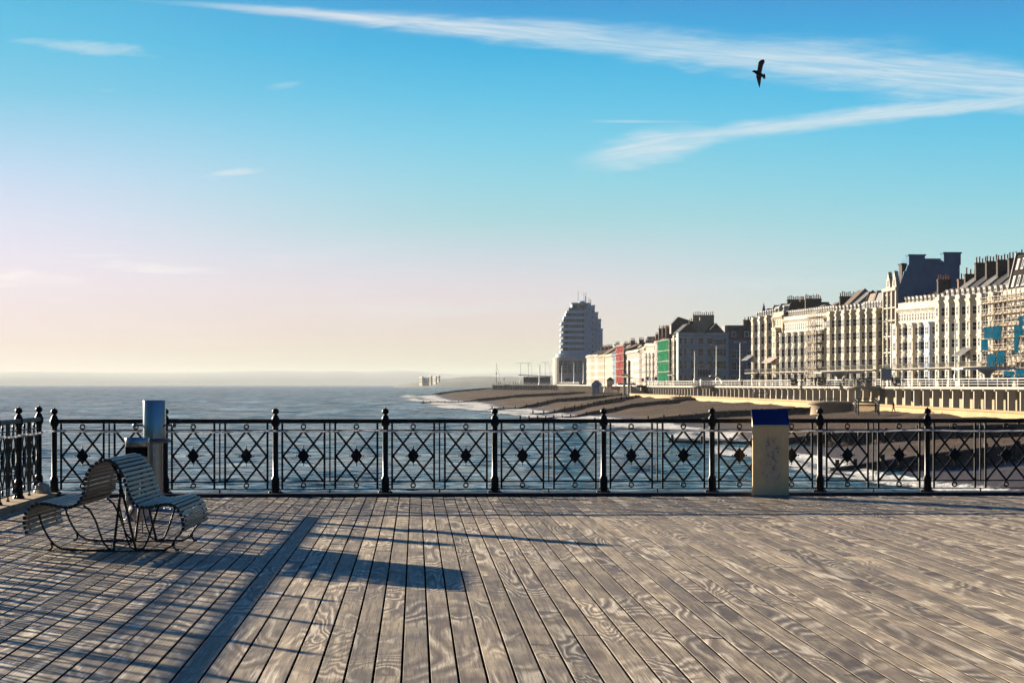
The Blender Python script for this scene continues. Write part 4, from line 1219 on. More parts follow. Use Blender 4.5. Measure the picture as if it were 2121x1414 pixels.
# Q: two big shaded buildings facing the camera across the square
def q_facing(px0, px1, Y, cat, label, wall, ytop, roofh, cols, rows, depth=6, roof_m='slate', name='hotel_block'):
    a_ = at(px0, 790, Y); b_ = at(px1, 790, Y+.6); w = (b_-a_).to_2d().length; H = EYE-(ytop-796)*Y/F-GZ
    rz = math.atan2(a_.y-b_.y, a_.x-b_.x); B = Bld(name, label, cat, (b_.x,b_.y,GZ), rz)
    m = MB(); m.box(0,w,-depth,0,-1.5,H); B.part('wall', m, wall)
    m = MB(); m.box(-.1,w+.1,.001,.9,H-.7,H); m.box(0,w,.001,.5,H*.74-.3,H*.74); m.box(0,w,.001,.4,H*.52-.3,H*.52); m.box(0,w,.001,.6,H*.27-.35,H*.27); B.part('cornice', m, wall)
    for (x, ww) in cols:
        for (z, h) in rows: B.win(w*x, H*z, ww, h, y=.0)
    return B, w, H
B, w, H = q_facing(1405, 1509, 699, 'hotel', 'large grey hotel front in shade facing the pier across a side street', 'grey', 689, 4, [(.08,.9),(.24,1.6),(.38,1.5),(.55,1.6),(.73,.8),(.86,.8),(.95,.8)], [(.06,2.4),(.32,2.6),(.56,2.4),(.79,1.8)])
m = MB(); m.box(w*.12,w*.32,0.002,1.6,H*.27,H*.86); m.box(w*.11,w*.33,0.002,1.9,H*.86,H*.90); m.box(w*.11,w*.33,1.6,1.85,H*.52-.2,H*.52); o = B.part('bay', m, 'grey')
for z, h in ((.32,2.4),(.57,2.2),(.77,1.6)):
    for x in (.155,.22,.285): link('window', window_mesh(1.0,h), o, (w*x,1.604,H*z))
m = MB(); m.box(w*.40,w*.70,.001,3.2,0,H*.11); m.box(w*.40,w*.70,2.4,2.7,H*.11,H*.40); o = B.part('sign_board', m, ['colonnade'])
m = MB(); sx = w*.44
for i in range(4):      # blocky unreadable dark lettering
    x = w*.665-i*w*.058
    m.box(x-.9,x-.55,2.702,2.76,H*.17,H*.30); m.box(x-1.6,x-1.2,2.702,2.76,H*.16,H*.28)
    m.beam((x-1.4,2.73,H*.30),(x-.6,2.73,H*.16),.25,.05,up=(0,1,0))
m.box(w*.50,w*.60,2.702,2.76,H*.345,H*.37); B.part('lettering', m, 'dark_brick', parent=o)
m = MB(); m.box(.5,w-.5,-.9,.0,H*.0,H*.0+.01); 
for x0,x1,zr in ((.06,.42,3.2),(.60,1.0,3.0)):
    m = MB(); m.prismy([(w*x0,H+.01),(w*x1,H+.01),(w*(x0+x1)/2,H+zr)], -16,-.8); B.part('roof', m, 'slate')
m = MB(); m.box(w*.30,w*.62,-20,-9,H,H+4.2); m.prismy([(w*.62,H+4.2),(w*.66,H+2.4),(w*.72,H+.6),(w*.62,H+.6)],-19,-10)
m.prismy([(w*.30,H+5.4),(w*.48,H+5.4),(w*.48,H+4),(w*.22,H+.2),(w*.10,H+.2),(w*.20,H+2.8)],-15,-12); B.part('attic_wall', m, 'concrete')
for x, z1, n_ in ((.60,3.0,0),(.66,4.0,3),(.46,3.4,2),(.50,3.4,2),(.38,6.2,10)):
    B.chimney(w*x, -10.5 if n_ != 10 else -16, H-.5, H+z1, 1.3, 1.6 if n_ != 10 else 7, 'concrete' if n_ != 3 else 'dark_brick', n_, 'pot', 'x')
m = MB(); m.prismy([(w*.62,H+.2),(w*1.0,H+.2),(w*1.0,H+3.2),(w*.85,H+5.8),(w*.62,H+4.6)],-26,-21); B.part('rear_roof', m, 'slate')
# sea front of the hotel, brightly lit, seen edge on
for i,(px0,px1) in enumerate(((1405.5,1394),)):
    house(LB, LB.s_of(px0), LB.s_of(px1), 'sunlit ornate cream seaward front at the left corner of the grey hotel', Hc=15.6, wall='cream', bay='canted', bay_floors=5, floors=5, bay_w=5, bay_d=.8, pilasters=True, roof='pitch', ridge=3, nwin=4, pots=3)
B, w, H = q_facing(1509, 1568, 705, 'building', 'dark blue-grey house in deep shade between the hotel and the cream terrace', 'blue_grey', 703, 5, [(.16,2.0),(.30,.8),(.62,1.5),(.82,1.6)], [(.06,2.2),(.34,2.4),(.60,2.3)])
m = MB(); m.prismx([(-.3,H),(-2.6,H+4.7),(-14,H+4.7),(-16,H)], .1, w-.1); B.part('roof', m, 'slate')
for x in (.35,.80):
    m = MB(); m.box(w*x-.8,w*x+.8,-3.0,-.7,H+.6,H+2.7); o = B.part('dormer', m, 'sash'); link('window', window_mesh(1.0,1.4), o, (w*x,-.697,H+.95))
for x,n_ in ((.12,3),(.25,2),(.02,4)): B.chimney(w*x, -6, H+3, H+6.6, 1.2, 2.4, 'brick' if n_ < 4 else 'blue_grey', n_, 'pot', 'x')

# far terrace on line B
def far(px0, px1, ytop, label, wall, **k):
    s0, s1 = LB.s_of(px0), LB.s_of(px1); q = LB.pt((s0+s1)/2); H = EYE-(ytop-796)*q[1]/F-GZ
    kw = dict(Hc=H, wall=wall, floors=5 if H > 14 else 4, nwin=max(2,int((s1-s0)/3.2)), group='far seafront houses', parapet=.4, dormers=0, balcony=False, bay=None, roof_m='tile_brown', ridge=3.0, pots=4, chim='brick', chim_l=2.0, chim_h=1.4)
    kw.update(k)
    return house(LB, s0, s1, label, **kw)
far(1393.5,1369,716,'cream house wrapped in green netting and scaffold','cream', ridge=2.5)
far(1369,1358.5,709,'pinkish house with a rounded tower front right of the cream bays','pink', bay='bow', bay_floors=5, bay_w=9, bay_d=1.4, roof='mansard', ridge=1.5)
for i,(a_,b_) in enumerate(((1358.5,1351),(1351,1344),(1344,1337))):
    far(a_,b_,714,['cream columned bay house beside the rounded pink tower','middle cream columned bay house of the far row','left cream columned bay house of the far row'][i],['white','ivory','cream'][i], bay='bow', bay_floors=4, bay_w=6, bay_d=1.2, arch_top=True, pots=6, chim_l=5, chim_h=3)
far(1337,1330,721,'pale narrow house with a plain front on the far seafront','cream')
far(1330,1324,727,'far seafront side wall, brown standing for its shade','brown', Hc=15)  # brown wall colour stands in for a side wall in shadow
far(1324,1311,727,'plain cream far house with large pale panels','white', roof_m='tile_brown')
far(1311,1298,729,'cream far house with dark hanging balconies','ivory', bay='canted', bay_floors=3, bay_w=7, bay_d=1, balcony=True)
far(1298,1281.5,727,'far house shrouded in red netting','tan', roof_m='tile_brown')
far(1281.5,1268.5,735,'flank left of the red netting, its shade painted blue-grey','blue_grey', roof='pitch', ridge=4.5)  # blue-grey wall colour stands in for a flank in shade
far(1268.5,1252,736,'cream square block with four rows of small windows','yellow', floors=4, nwin=9, ridge=3.5, roof_m='tile_brown')
far(1252,1238.5,737,'tan house behind the tall white flagpole','tan', floors=4, nwin=8, ridge=4, roof_m='tile_brown')
far(1238.5,1231.5,736.5,'narrow white far house','white', floors=4, nwin=5, roof_m='tile_brown')
far(1231.5,1224,737,'tan far house between two pale ones','tan', floors=4, nwin=5, roof_m='tile_brown')
far(1224,1215,737.5,'cream house at the far end, touching the tower','cream', floors=4, nwin=6, roof_m='slate')
def back_block(px0, px1, ytop, Y, label, mt, parap=False):
    a_ = at(px0, ytop, Y); b_ = at(px1, ytop, Y); w = b_.x-a_.x; t = empty('flat_block', ((a_.x+b_.x)/2, Y, GZ)); tag(t, label, 'building', 'blocks behind the seafront roofs')
    H = a_.z-GZ; m = MB(); m.box(-w/2,w/2,0,12,-2,H-.5); m.build('wall', M[mt], t)
    m = MB(); m.box(-w/2-.4,w/2+.4,-.4,12.4,H-.5,H); m.build('roof', M['lead'], t)
    n = max(2, int(w/5))
    for i in range(n):
        link('window', window_mesh(1.6,1.5), t, (w*((i+.5)/n-.5), -.004, H-3.0), PI)
    if parap:
        for i in range(int(w/1.6)): m = MB(); m.lathe([(.3,H),(.22,H+1.1)], n=6); m.build('chimney_pot', M['pot_pale'], t, (-w/2+.6+i*1.6, .3, 0))
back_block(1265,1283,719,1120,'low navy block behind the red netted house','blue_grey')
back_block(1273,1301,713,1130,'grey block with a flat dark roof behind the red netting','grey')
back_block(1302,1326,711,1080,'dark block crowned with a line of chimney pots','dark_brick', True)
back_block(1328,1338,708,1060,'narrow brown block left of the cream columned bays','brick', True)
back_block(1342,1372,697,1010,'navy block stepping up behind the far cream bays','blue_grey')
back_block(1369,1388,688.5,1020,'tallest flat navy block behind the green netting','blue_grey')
back_block(1380,1402,697,900,'dark block just left of the hotel roof','slate')
back_block(1392,1404,686,880,'small dark rooftop block touching the hotel','slate')

# tower block like an ocean liner
Y = 1340.0; k = Y/F
def tx(px): return (px-1060.5)*k
def tz(py): return EYE-(py-796)*k-GZ
t = empty('stepped_tower', (0, Y, GZ)); tag(t, 'tall stepped white tower block, shade-tinted blue, with curved balconies and rooftop masts', 'tower block')
def stadium(x0, x1, y0, y1, r, n=8):     # rounded on the seaward (left, near) corner
    pts = [(x0,y1)]
    for i in range(n+1):
        a_ = PI+PI/2*i/n; pts.append((x0+r+r*math.cos(a_), y0+r+r*math.sin(a_)))
    pts += [(x1,y0),(x1,y1)]
    return pts
XR = tx(1217.5)
floors_ = [(1160.5,730.5),(1160.5,718.7),(1161.3,706.9),(1161.5,695.1),(1162,683.3),(1162,671.5),(1167,659.7),(1173,647.9)]
m = MB(); m.prism(stadium(tx(1161)+3,XR,3.6,34,1.5), tz(738), tz(647)); m.build('core_wall', M['tower'], t)
m = MB(); g = MB()
for i,(l, zb) in enumerate(floors_):
    z1 = tz(zb-4.6); z0 = tz(zb+.8)
    o = MB(); o.prism(stadium(tx(l),XR-1.5,0,33,1.6), z0, z1); fixnormals(o.build('balcony_band', M['tower'], t))
    o = MB(); o.prism(stadium(tx(l)+1.4,XR-2.2,1.9,32,1.5), z1+.01, z1+1.9); fixnormals(o.build('window_band', M['glass'], t))
    for j in range(9):
        o = MB(); x = tx(l)+5+j*1.25*(XR-tx(l)-8)/11; o.box(x-.12,x+.12,1.7,1.95,z1+.02,z1+1.88)
        o.build('mullion', M['tower'], t)
for l, r_, z0, z1, y0 in ((1180,1219,647,642,1),(1184,1219,642,628,4),(1182,1219,628,626.5,2.5),(1200,1212,626.5,622.5,5)):
    o = MB(); o.prism(stadium(tx(l),tx(r_),y0,26,3), tz(z0), tz(z1)); fixnormals(o.build('penthouse', M['tower'], t))
o = MB(); o.box(tx(1187),tx(1196),3.6,3.95,tz(640.5),tz(630)); o.box(tx(1199),tx(1215),3.6,3.95,tz(638.5),tz(631)); o.box(tx(1183),tx(1198),.6,.98,tz(646),tz(643)); o.build('window_band', M['glass'], t)
o = MB()
for l, r_, top, y0, y1 in ((1217.5,1224,627,3.0,30),(1224,1233,631,6,34),(1233,1240,645,9,40),(1240,1246.5,659,12,46),(1246.5,1250.5,679,15,50)):
    o = MB(); o.box(tx(l),tx(r_)-.01,y0,y1,tz(800),tz(top)); o.box(tx(l),tx(r_)+.2,y0-.3,y0,tz(top)-.9,tz(top)); o.build('stepped_wing', M['tower'], t)
    zz = top+12
    while zz < 726 and r_-l > 4:
        o = MB(); o.box(tx(l)+.8,tx(r_)-.8,y0-.16,y0-.01,tz(zz+4),tz(zz)); o.build('window_band', M['glass'], t)
        o = MB(); o.box(tx(l)+.5,tx(r_)-.3,y0-1.1,y0-.17,tz(zz+7),tz(zz+4.2)); o.build('balcony_band', M['tower'], t)
        zz += 11.8
o = MB(); o.prism(stadium(tx(1153),tx(1219),-1,36,9), tz(741), tz(733)); fixnormals(o.build('terrace_band', M['tower'], t))
o = MB(); o.prism(stadium(tx(1155),tx(1219)-.5,.4,36,8), tz(738.5), tz(735)); 
o = MB(); o.prism(stadium(tx(1147.5),tx(1219),-3,36,11), tz(800), tz(740)); fixnormals(o.build('podium', M['colonnade'], t))
for px in (1161,1170,1180,1191,1201):
    o = MB(); o.box(tx(px)-1.0,tx(px)+1.0,-3.35,-3.01,tz(772),tz(747)); o.build('tall_window', M['glass'], t)
    for zz in (752,758,764): 
        o = MB(); o.box(tx(px)-1.0,tx(px)+1.0,-3.45,-3.36,tz(zz+.6),tz(zz)); o.build('glazing_bar', M['tower'], t)
for px, top, bot in ((1198.3,602,628),(1210.5,605,623),(1214.8,604,627),(1213.6,612,627),(1220.8,616,627),(1224.6,619,627)):
    o = MB(); o.tube([(tx(px),8,tz(bot)-.5),(tx(px),8,tz(top))], .22 if top > 610 else .13, 6); o.build('mast', M['rod'], t)
# ================================================================== SCAFFOLDS, STREET FURNITURE, PEOPLE
def scaffold(line, s0, s1, y0, y1, H, lift, bay_, label, nets=(), tr=.05):
    t = empty('scaffolding', line.pt(s0), line.rz); tag(t, label, 'scaffolding', 'scaffolds on the seafront')
    w = s1-s0; n = max(1, int(w/bay_)); 
    for i in range(n+1):
        m = MB(); x = w*i/n
        for y in (y0,y1): m.tube([(x,y,0),(x+R.uniform(-.05,.05),y,H+R.uniform(.2,1.3))], tr, 5)
        m.build('standard', M['scaffold'], t)
    z = lift
    while z <= H+.01:
        m = MB(); b = MB()
        for y in (y0,y1):
            for dz in (0,.55,1.05): 
                if dz == 0 or y == y1: m.tube([(-.4,y,z+dz),(w+.4,y,z+dz)], tr*.9, 5)
        for i in range(n+1): m.tube([(w*i/n,y0-.3,z-.05),(w*i/n,y1+.35,z-.05)], tr*.9, 5)
        m.build('ledger', M['scaffold'], t)
        b.box(-.3,w+.3,y0+.05,y1-.05,z+.03,z+.09); b.box(-.3,w+.3,y1-.10,y1-.06,z+.09,z+.32); b.build('board', M['board'], t)
        z += lift
    m = MB()
    for i in range(n):
        j = i % 2; z = 0; kz = 0
        while z+lift <= H:
            a_, b_ = (w*i/n, w*(i+1)/n) if (kz+i) % 2 else (w*(i+1)/n, w*i/n)
            if (i+kz) % 3 != 2: m.tube([(a_,y1+.07,z),(b_,y1+.07,z+lift)], tr*.85, 5)
            z += lift; kz += 1
    m.build('brace', M['scaffold'], t)
    for (a_,b_,z0,z1,kk) in nets:
        m = MB(); nx = max(3,int((b_-a_)/.8)); nz = max(3,int((z1-z0)/.8))
        vs = [(a_+(b_-a_)*i/nx, y1+.16+.10*mn.noise(Vector((i*.9,j*.7,a_))), z0+(z1-z0)*j/nz+.10*mn.noise(Vector((i*.5,j,z0)))) for j in range(nz+1) for i in range(nx+1)]
        m.add(vs, [(j*(nx+1)+i, j*(nx+1)+i+1, (j+1)*(nx+1)+i+1, (j+1)*(nx+1)+i) for j in range(nz) for i in range(nx)], 0, True)
        m.build('netting', M['net_'+kk], t)
    return t
scaffold(LA, -73.5, -38.8, 2.2, 3.6, 15.6, 2.05, 2.35, 'large rusty scaffold with torn blue sheeting at the right edge', [
    (23.0,27.3,8.0,10.4,'blue'),(27.5,32.7,8.3,10.3,'blue'),(10.9,13.1,8.4,11.6,'blue'),(13.2,15.5,5.6,10.2,'blue'),(30.3,34.5,6.3,8.1,'blue'),(20.9,25.3,3.8,6.0,'blue'),(26.1,31.1,3.5,5.6,'blue'),(8.7,14.7,1.2,2.8,'blue'),(15.7,21.3,1.0,2.6,'blue')], .065)
scaffold(LA, 98.3, 107.4, 2.0, 3.4, 17.5, 2.05, 2.2, 'narrow scaffold tower standing against the long cream terrace', (), .075)
s0, s1 = LB.s_of(1393), LB.s_of(1369.5)
scaffold(LB, s0, s1, .25, 1.1, 15, 3.6, 5, 'far scaffold hung with green netting', [(.5,s1-s0-.5,1.2+i*3.6,4.6+i*3.6,'green') for i in range(4)], .12)
s0, s1 = LB.s_of(1297.5), LB.s_of(1282)
scaffold(LB, s0, s1, .25, 1.2, 16, 3.2, 5, 'far scaffold sheeted in red netting', [(.3,s1-s0-.3,.6+i*3.2,3.5+i*3.2,'red') for i in range(5)], .14)
# green and red sheets on the near end of those scaffolds
for px, Y_, z0, z1, w_, mt, lab in ():
    pass

# lamp posts -------------------------------------------------------------------
def lamp(px, pytop, pybase, Y, label, heads=1, tall=True, r=.10, cat='street lamp', arm=1.6, name='street_lamp', grp='street lamps'):
    b = at(px, pybase, Y); H = (pybase-pytop)*Y/F; zb = b.z
    t = empty(name, b); tag(t, label, cat, grp)
    m = MB(); m.lathe([(r*2.0,0),(r*1.9,1.1),(r*1.3,1.25),(r,1.4),(r*.7,H)], n=10); m.build('pole', M['lamp_grey'], t)
    for i in range(heads):
        sg = -1 if i == 0 else 1
        m = MB(); m.tube([(0,0,H-.1),(sg*arm*.5,0,H+.22),(sg*arm,0,H+.18)], r*.5, 6); m.build('arm', M['lamp_grey'], t)
        m = MB(); m.loft([((sg*(arm-.1),0,H+.16),(0,.05,0),(0,0,.04)),((sg*(arm+.2),0,H+.17),(0,.17,0),(0,0,.10)),((sg*(arm+.6),0,H+.15),(0,.14,0),(0,0,.08)),((sg*(arm+.8),0,H+.12),(0,.04,0),(0,0,.03))], 8); fixnormals(m.build('lamp_head', M['sash'], t))
    return t
lamp(1979,661,788,398,'tall grey street lamp in front of the bay-fronted houses', 1, r=.14, arm=2.0)
lamp(1846,667,788,440,'tall grey street lamp in front of the gabled block', 1, r=.14, arm=2.0)
lamp(1533,710,793,560,'grey street lamp before the dark blue-grey house', 2, r=.15, arm=.9)
lamp(1484,716,793,580,'grey street lamp before the right half of the hotel', 2, r=.15, arm=.9)
lamp(1439,727,793,600,'bare grey pole before the left half of the hotel', 0, r=.15, name='pole', cat='pole', grp='poles along the seafront')
lamp(1252,737,812,760,'tall white flagpole standing on the shingle landing', 0, r=.14, name='flagpole', cat='flagpole', grp='poles along the seafront')
lamp(1277,735,795,1000,'grey lamp post just left of the red netting', 1, r=.2, arm=1)
lamp(1281.5,739,795,1005,'second grey post close to the red netting', 0, r=.2, name='pole', cat='pole', grp='poles along the seafront')
lamp(1164,757,795,1180,'grey post before the left windows of the tower podium', 0, r=.22, name='pole', cat='pole', grp='poles along the seafront')
lamp(1189,750,794,1190,'lamp post before the middle of the tower podium', 1, r=.2)
lamp(1208.5,752,794,1180,'post before the right windows of the tower podium', 0, r=.22, name='pole', cat='pole', grp='poles along the seafront')
lamp(1078,752,793,1290,'leftmost double-armed lamp left of the tower', 2, r=.2)
lamp(1094,752,793,1290,'second double-armed lamp left of the tower', 2, r=.2)
lamp(1100,756,793,1400,'single lamp just right of the second double lamp', 1, r=.2)
lamp(1117,757,797,1215,'dark post on the ribbed far wall', 0, r=.24, name='pole', cat='pole', grp='poles along the seafront')
lamp(1119.5,755,793,1380,'lamp immediately behind the dark post on the ribbed wall', 1, r=.2)
lamp(1129,751,793,1300,'double-armed lamp nearest the tower podium', 2, r=.2)
lamp(1139,756,793,1420,'small lamp touching the left side of the podium', 1, r=.2)
p = at(1028, 794, 1235); t = empty('signal_mast', p); tag(t, 'thin mast with stays at the far end of the ribbed sea wall', 'mast')
m = MB(); m.tube([(0,0,0),(0,0,6),(0,0,12)], [.16,.12,.05], 6); m.build('pole', M['rod'], t)
m = MB(); m.box(-.25,.25,-.2,.2,5.2,6.4); m.build('lantern', M['rod'], t)
m = MB(); m.tube([(0,0,11),(1.8,0,4.6),(1.5,0,0)], .06, 5); m.build('stay', M['rod'], t)
m = MB(); m.tube([(4.4,0,0),(4.4,0,3.4)], .12, 5); m.box(4.1,4.7,-.2,.2,2.5,3.2); m.build('short_mast', M['rod'], t)

# shelters ------------------------------------------------------------------------
def shelter(px, py, Y, w, h, label, rz):
    p = at(px, py, Y); p.z = UP if Y < 640 else GZ
    t = empty('seafront_shelter', p, rz); tag(t, label, 'shelter', 'concrete seafront shelters')
    m = MB(); m.prismy([(-w/2,h),(w/2,h),(w/2,h+.2),(w*.1,h+.42),(-w*.1,h+.42),(-w/2,h+.2)], -2.4, 2.4); m.build('roof', M['white_rail'], t)
    m = MB(); m.prismy([(-.45,0),(.45,0),(.5,h*.7),(w*.15,h-.01),(-w*.15,h-.01),(-.5,h*.7)], -.35,.35); m.build('pier', M['colonnade'], t)
    m = MB(); m.box(-w*.40,w*.40,-.12,.12,.0,1.0); m.build('screen', M['white_rail'], t)
    for s_ in (-1,1):
        m = MB(); m.box(-w*.38,w*.38,s_*.9-.25,s_*.9+.25,.42,.5)
        for x in (-.3,0,.3): m.box(w*x-.06,w*x+.06,s_*.9-.2,s_*.9+.2,0,.42)
        m.build('bench', M['timber'], t)
shelter(1738, 795, 392, 8, 2.3, 'flat white shelter with a flared pier above the nearer bastion', math.radians(8))
shelter(2044, 795, 318, 9, 2.5, 'flat white shelter in front of the blue sheeting', math.radians(8))
p = at(1476, 796, 520); p.z = UP; t = empty('curved_shelter', p, 0); tag(t, 'pale curved hood shelter in front of the hotel', 'shelter')
m = MB(); prof_ = [(2.4*math.cos(a_), 2.5*math.sin(a_)) for a_ in [PI*.02+PI*.58*i/10 for i in range(11)]]
m.prismy(prof_+[(x*.93,z*.93) for x, z in prof_[::-1]], -2, 2); fixnormals(m.build('hood', M['white_rail'], t))
m = MB(); m.box(-2.9,-.3,-1.6,1.6,.0,1.55); m.build('seat_wall', M['white_rail'], t)
m = MB(); m.box(1.9,2.1,-1.9,1.9,0,.6); m.box(-.2,1.7,-1.2,1.2,.45,.55); m.build('bench', M['timber'], t)

# signs ------------------------------------------------------------------------------
p = at(1835.5, 797, 345); p.z = UP; t = empty('notice_board', p, 0); tag(t, 'grey framed notice board on legs behind the promenade railing', 'notice board')
m = MB(); m.box(-.75,.75,-.06,.06,1.0,2.75); m.build('panel', M['sign_grey'], t)
m = MB(); m.box(-.85,-.76,-.1,.1,0,2.85); m.box(.76,.85,-.1,.1,0,2.85); m.box(-.85,.85,-.1,.1,2.76,2.9); m.build('frame', M['white_rail'], t)
p = at(1897, 795, 350); p.z = UP; t = empty('street_sign', p, 0); tag(t, 'small orange sign on a post behind the promenade railing', 'sign')
m = MB(); m.box(-.32,.32,-.03,.03,1.5,2.1); m.build('panel', M['orange_sign'], t); m = MB(); m.tube([(0,.06,0),(0,.06,2.0)], .05, 6); m.build('post', M['rod'], t)
p = at(1605.5, 795, 470); p.z = UP; t = empty('advert_stand', p, 0); tag(t, 'white and blue advertising stand near the palms', 'sign')
m = MB(); m.box(-.55,.55,-.12,.12,.2,1.9); m.build('panel', M['sash'], t); m = MB(); m.box(-.5,.5,-.14,-.121,1.2,1.75); m.box(-.5,.5,-.14,-.121,.4,.75); m.build('print', M['blue_paint'], t)
m = MB(); m.box(-.6,.6,-.25,.25,0,.19); m.build('base', M['rod'], t)
p = at(1331, 793, 610); p.z = UP; t = empty('red_sign', p, 0); tag(t, 'round red sign at the start of the upper promenade', 'sign')
m = MB(); m.lathe([(0,-.05),(.42,-.05),(.42,.05),(0,.05)], n=20); o = m.build('disc', M['red_paint'], t, (0,0,1.6)); o.rotation_euler.x = PI/2
m = MB(); m.tube([(0,.08,0),(0,.08,1.7)], .05, 6); m.build('post', M['rod'], t)
for px, Y_, lab in ((1341,640,'royal blue sign before the far cream bays'),(1359,640,'royal blue sign below the green netting')):
    p = at(px, 793, Y_); p.z = GZ; t = empty('blue_sign', p, 0); tag(t, lab, 'sign', 'blue signs')
    m = MB(); m.box(-.42,.42,-.05,.05,1.6,2.6); m.build('panel', M['royal'], t); m = MB(); m.tube([(0,.08,0),(0,.08,2.5)], .06, 6); m.build('post', M['rod'], t)

# beach buildings at the far landing ---------------------------------------------------
def hut(px, pyb, Y, w, d_, h, rh, mt, rm, name, cat, label, rz=0.0):
    p = at(px, pyb, Y); t = empty(name, p, rz); tag(t, label, cat)
    m = MB(); m.box(-w/2,w/2,-d_/2,d_/2,-.6,h); m.prismy([(-w/2,h),(w/2,h),(0,h+rh)], -d_/2, d_/2); m.build('wall', M[mt], t)
    m = MB()
    for s_ in (-1,1): m.hexa([(s_*(w/2+.3),-d_/2-.25,h-.25),(0,-d_/2-.25,h+rh+.06),(0,d_/2+.25,h+rh+.06),(s_*(w/2+.3),d_/2+.25,h-.25),(s_*(w/2+.3),-d_/2-.25,h-.05),(0,-d_/2-.25,h+rh+.26),(0,d_/2+.25,h+rh+.26),(s_*(w/2+.3),d_/2+.25,h-.05)])
    fixnormals(m.build('roof', M[rm], t))
    m = MB(); m.box(-w*.16,w*.16,-d_/2-.06,-d_/2-.004,0,h*.8); m.build('door', M[mt], t)
    m = MB(); m.box(-.3,.3,-d_/2-.07,-d_/2-.005,h+.1,h+rh*.4); m.build('gable_panel', M['sash'], t)
hut(1236, 813, 775, 2.7, 4, 2.9, 1.3, 'blue_paint', 'royal', 'beach_hut', 'beach hut', 'blue gabled beach hut on the shingle landing', -.25)
def pavilion(px, pyb, Y, w, h, label):
    p = at(px, pyb, Y); t = empty('seafront_kiosk', p, 0); tag(t, label, 'kiosk', 'pavilion kiosks')
    m = MB(); m.box(-w/2,w/2,-1.5,1.5,-.3,h); m.build('wall', M['tan'], t)
    for i in range(4): m = MB(); x = w*((i+.5)/4-.5); m.box(x-w*.08,x+w*.08,-1.56,-1.504,.8,h-.3); m.build('window', M['sash'], t)
    m = MB(); m.lathe([(w*.78,h-.12),(w*.70,h+.15),(w*.36,h+.75),(w*.30,h+.85),(.0,h+1.2)], n=4, smooth=False, a0=PI/4); m.build('roof', M['slate'], t)
pavilion(1264, 800, 800, 2.6, 2.3, 'small kiosk with a swept dark roof right of the flagpole')
pavilion(1175, 796, 1150, 4.2, 2.2, 'far kiosk with a dark roof in front of the tower podium')
p = at(1105, 794, 1290); t = empty('cafe_building', p, 0); tag(t, 'low dark glazed building with an upswept flat roof on the far promenade', 'building')
m = MB(); m.box(-6,10,0,8,-.5,4); m.build('wall', M['lead'], t)
m = MB(); m.prismy([(-9,4.9),(-8.9,5.3),(11,4.4),(11,4.0)], -2, 9); m.build('roof', M['slate'], t)
m = MB(); m.box(-6,3,-.12,-.01,.5,3.4); m.build('glazing', M['glass'], t)
p = at(1290, 812, 735)
t = empty('red_boat', at(1276, 806, 760), .4); tag(t, 'small red-hulled boat lying tilted on the landing', 'boat')
m = MB(); m.loft([((-2.2,0,.7),(0,.05,0),(0,0,.5)),((-1.2,0,.4),(0,.6,0),(0,0,.5)),((.6,0,.35),(0,.8,0),(0,0,.55)),((2.0,0,.5),(0,.6,0),(0,0,.5))], 10); fixnormals(m.build('hull', M['red_paint'], t))
m = MB(); m.box(-1.8,1.8,-.5,.5,.7,.86); m.build('deck', M['sash'], t)
for px, w_, lab in ((1292,4.6,'wider royal blue container on the landing'),(1307,3.0,'narrower royal blue container beside the sea steps')):
    t = empty('storage_container', at(px, 808, 770), .1); tag(t, lab, 'container', 'blue containers on the landing')
    m = MB(); m.box(-w_/2,w_/2,-1.2,1.2,0,2.5); m.build('box', M['royal'], t)
    m = MB()
    for i in range(int(w_/.4)): m.box(-w_/2+.1+i*.4,-w_/2+.25+i*.4,-1.26,-1.204,.15,2.35)
    m.build('ribs', M['royal'], t)
t = empty('stair_to_beach', at(1325, 815, 602), 0); tag(t, 'pale concrete stair with dark rails at the left end of the colonnade', 'stair')
m = MB()
for i in range(9): m.box(-2.6+i*.5,-2.1+i*.5,-1.2,1.2,-.6,2.3-i*.28)
m.build('steps', M['colonnade'], t)
m = MB()
for y_ in (-1.2,1.2): m.tube([(-2.4,y_,3.3),(2.0,y_,.9)], .07, 6); m.tube([(-2.4,y_,2.8),(2.0,y_,.4)], .05, 6)
m.build('handrail', M['rod'], t)
for i in range(2): m = MB(); m.box(-4.6+i*1.3,-4.0+i*1.3,-.3,.3,-.8,3.4); m.build('column', M['colonnade'], t)

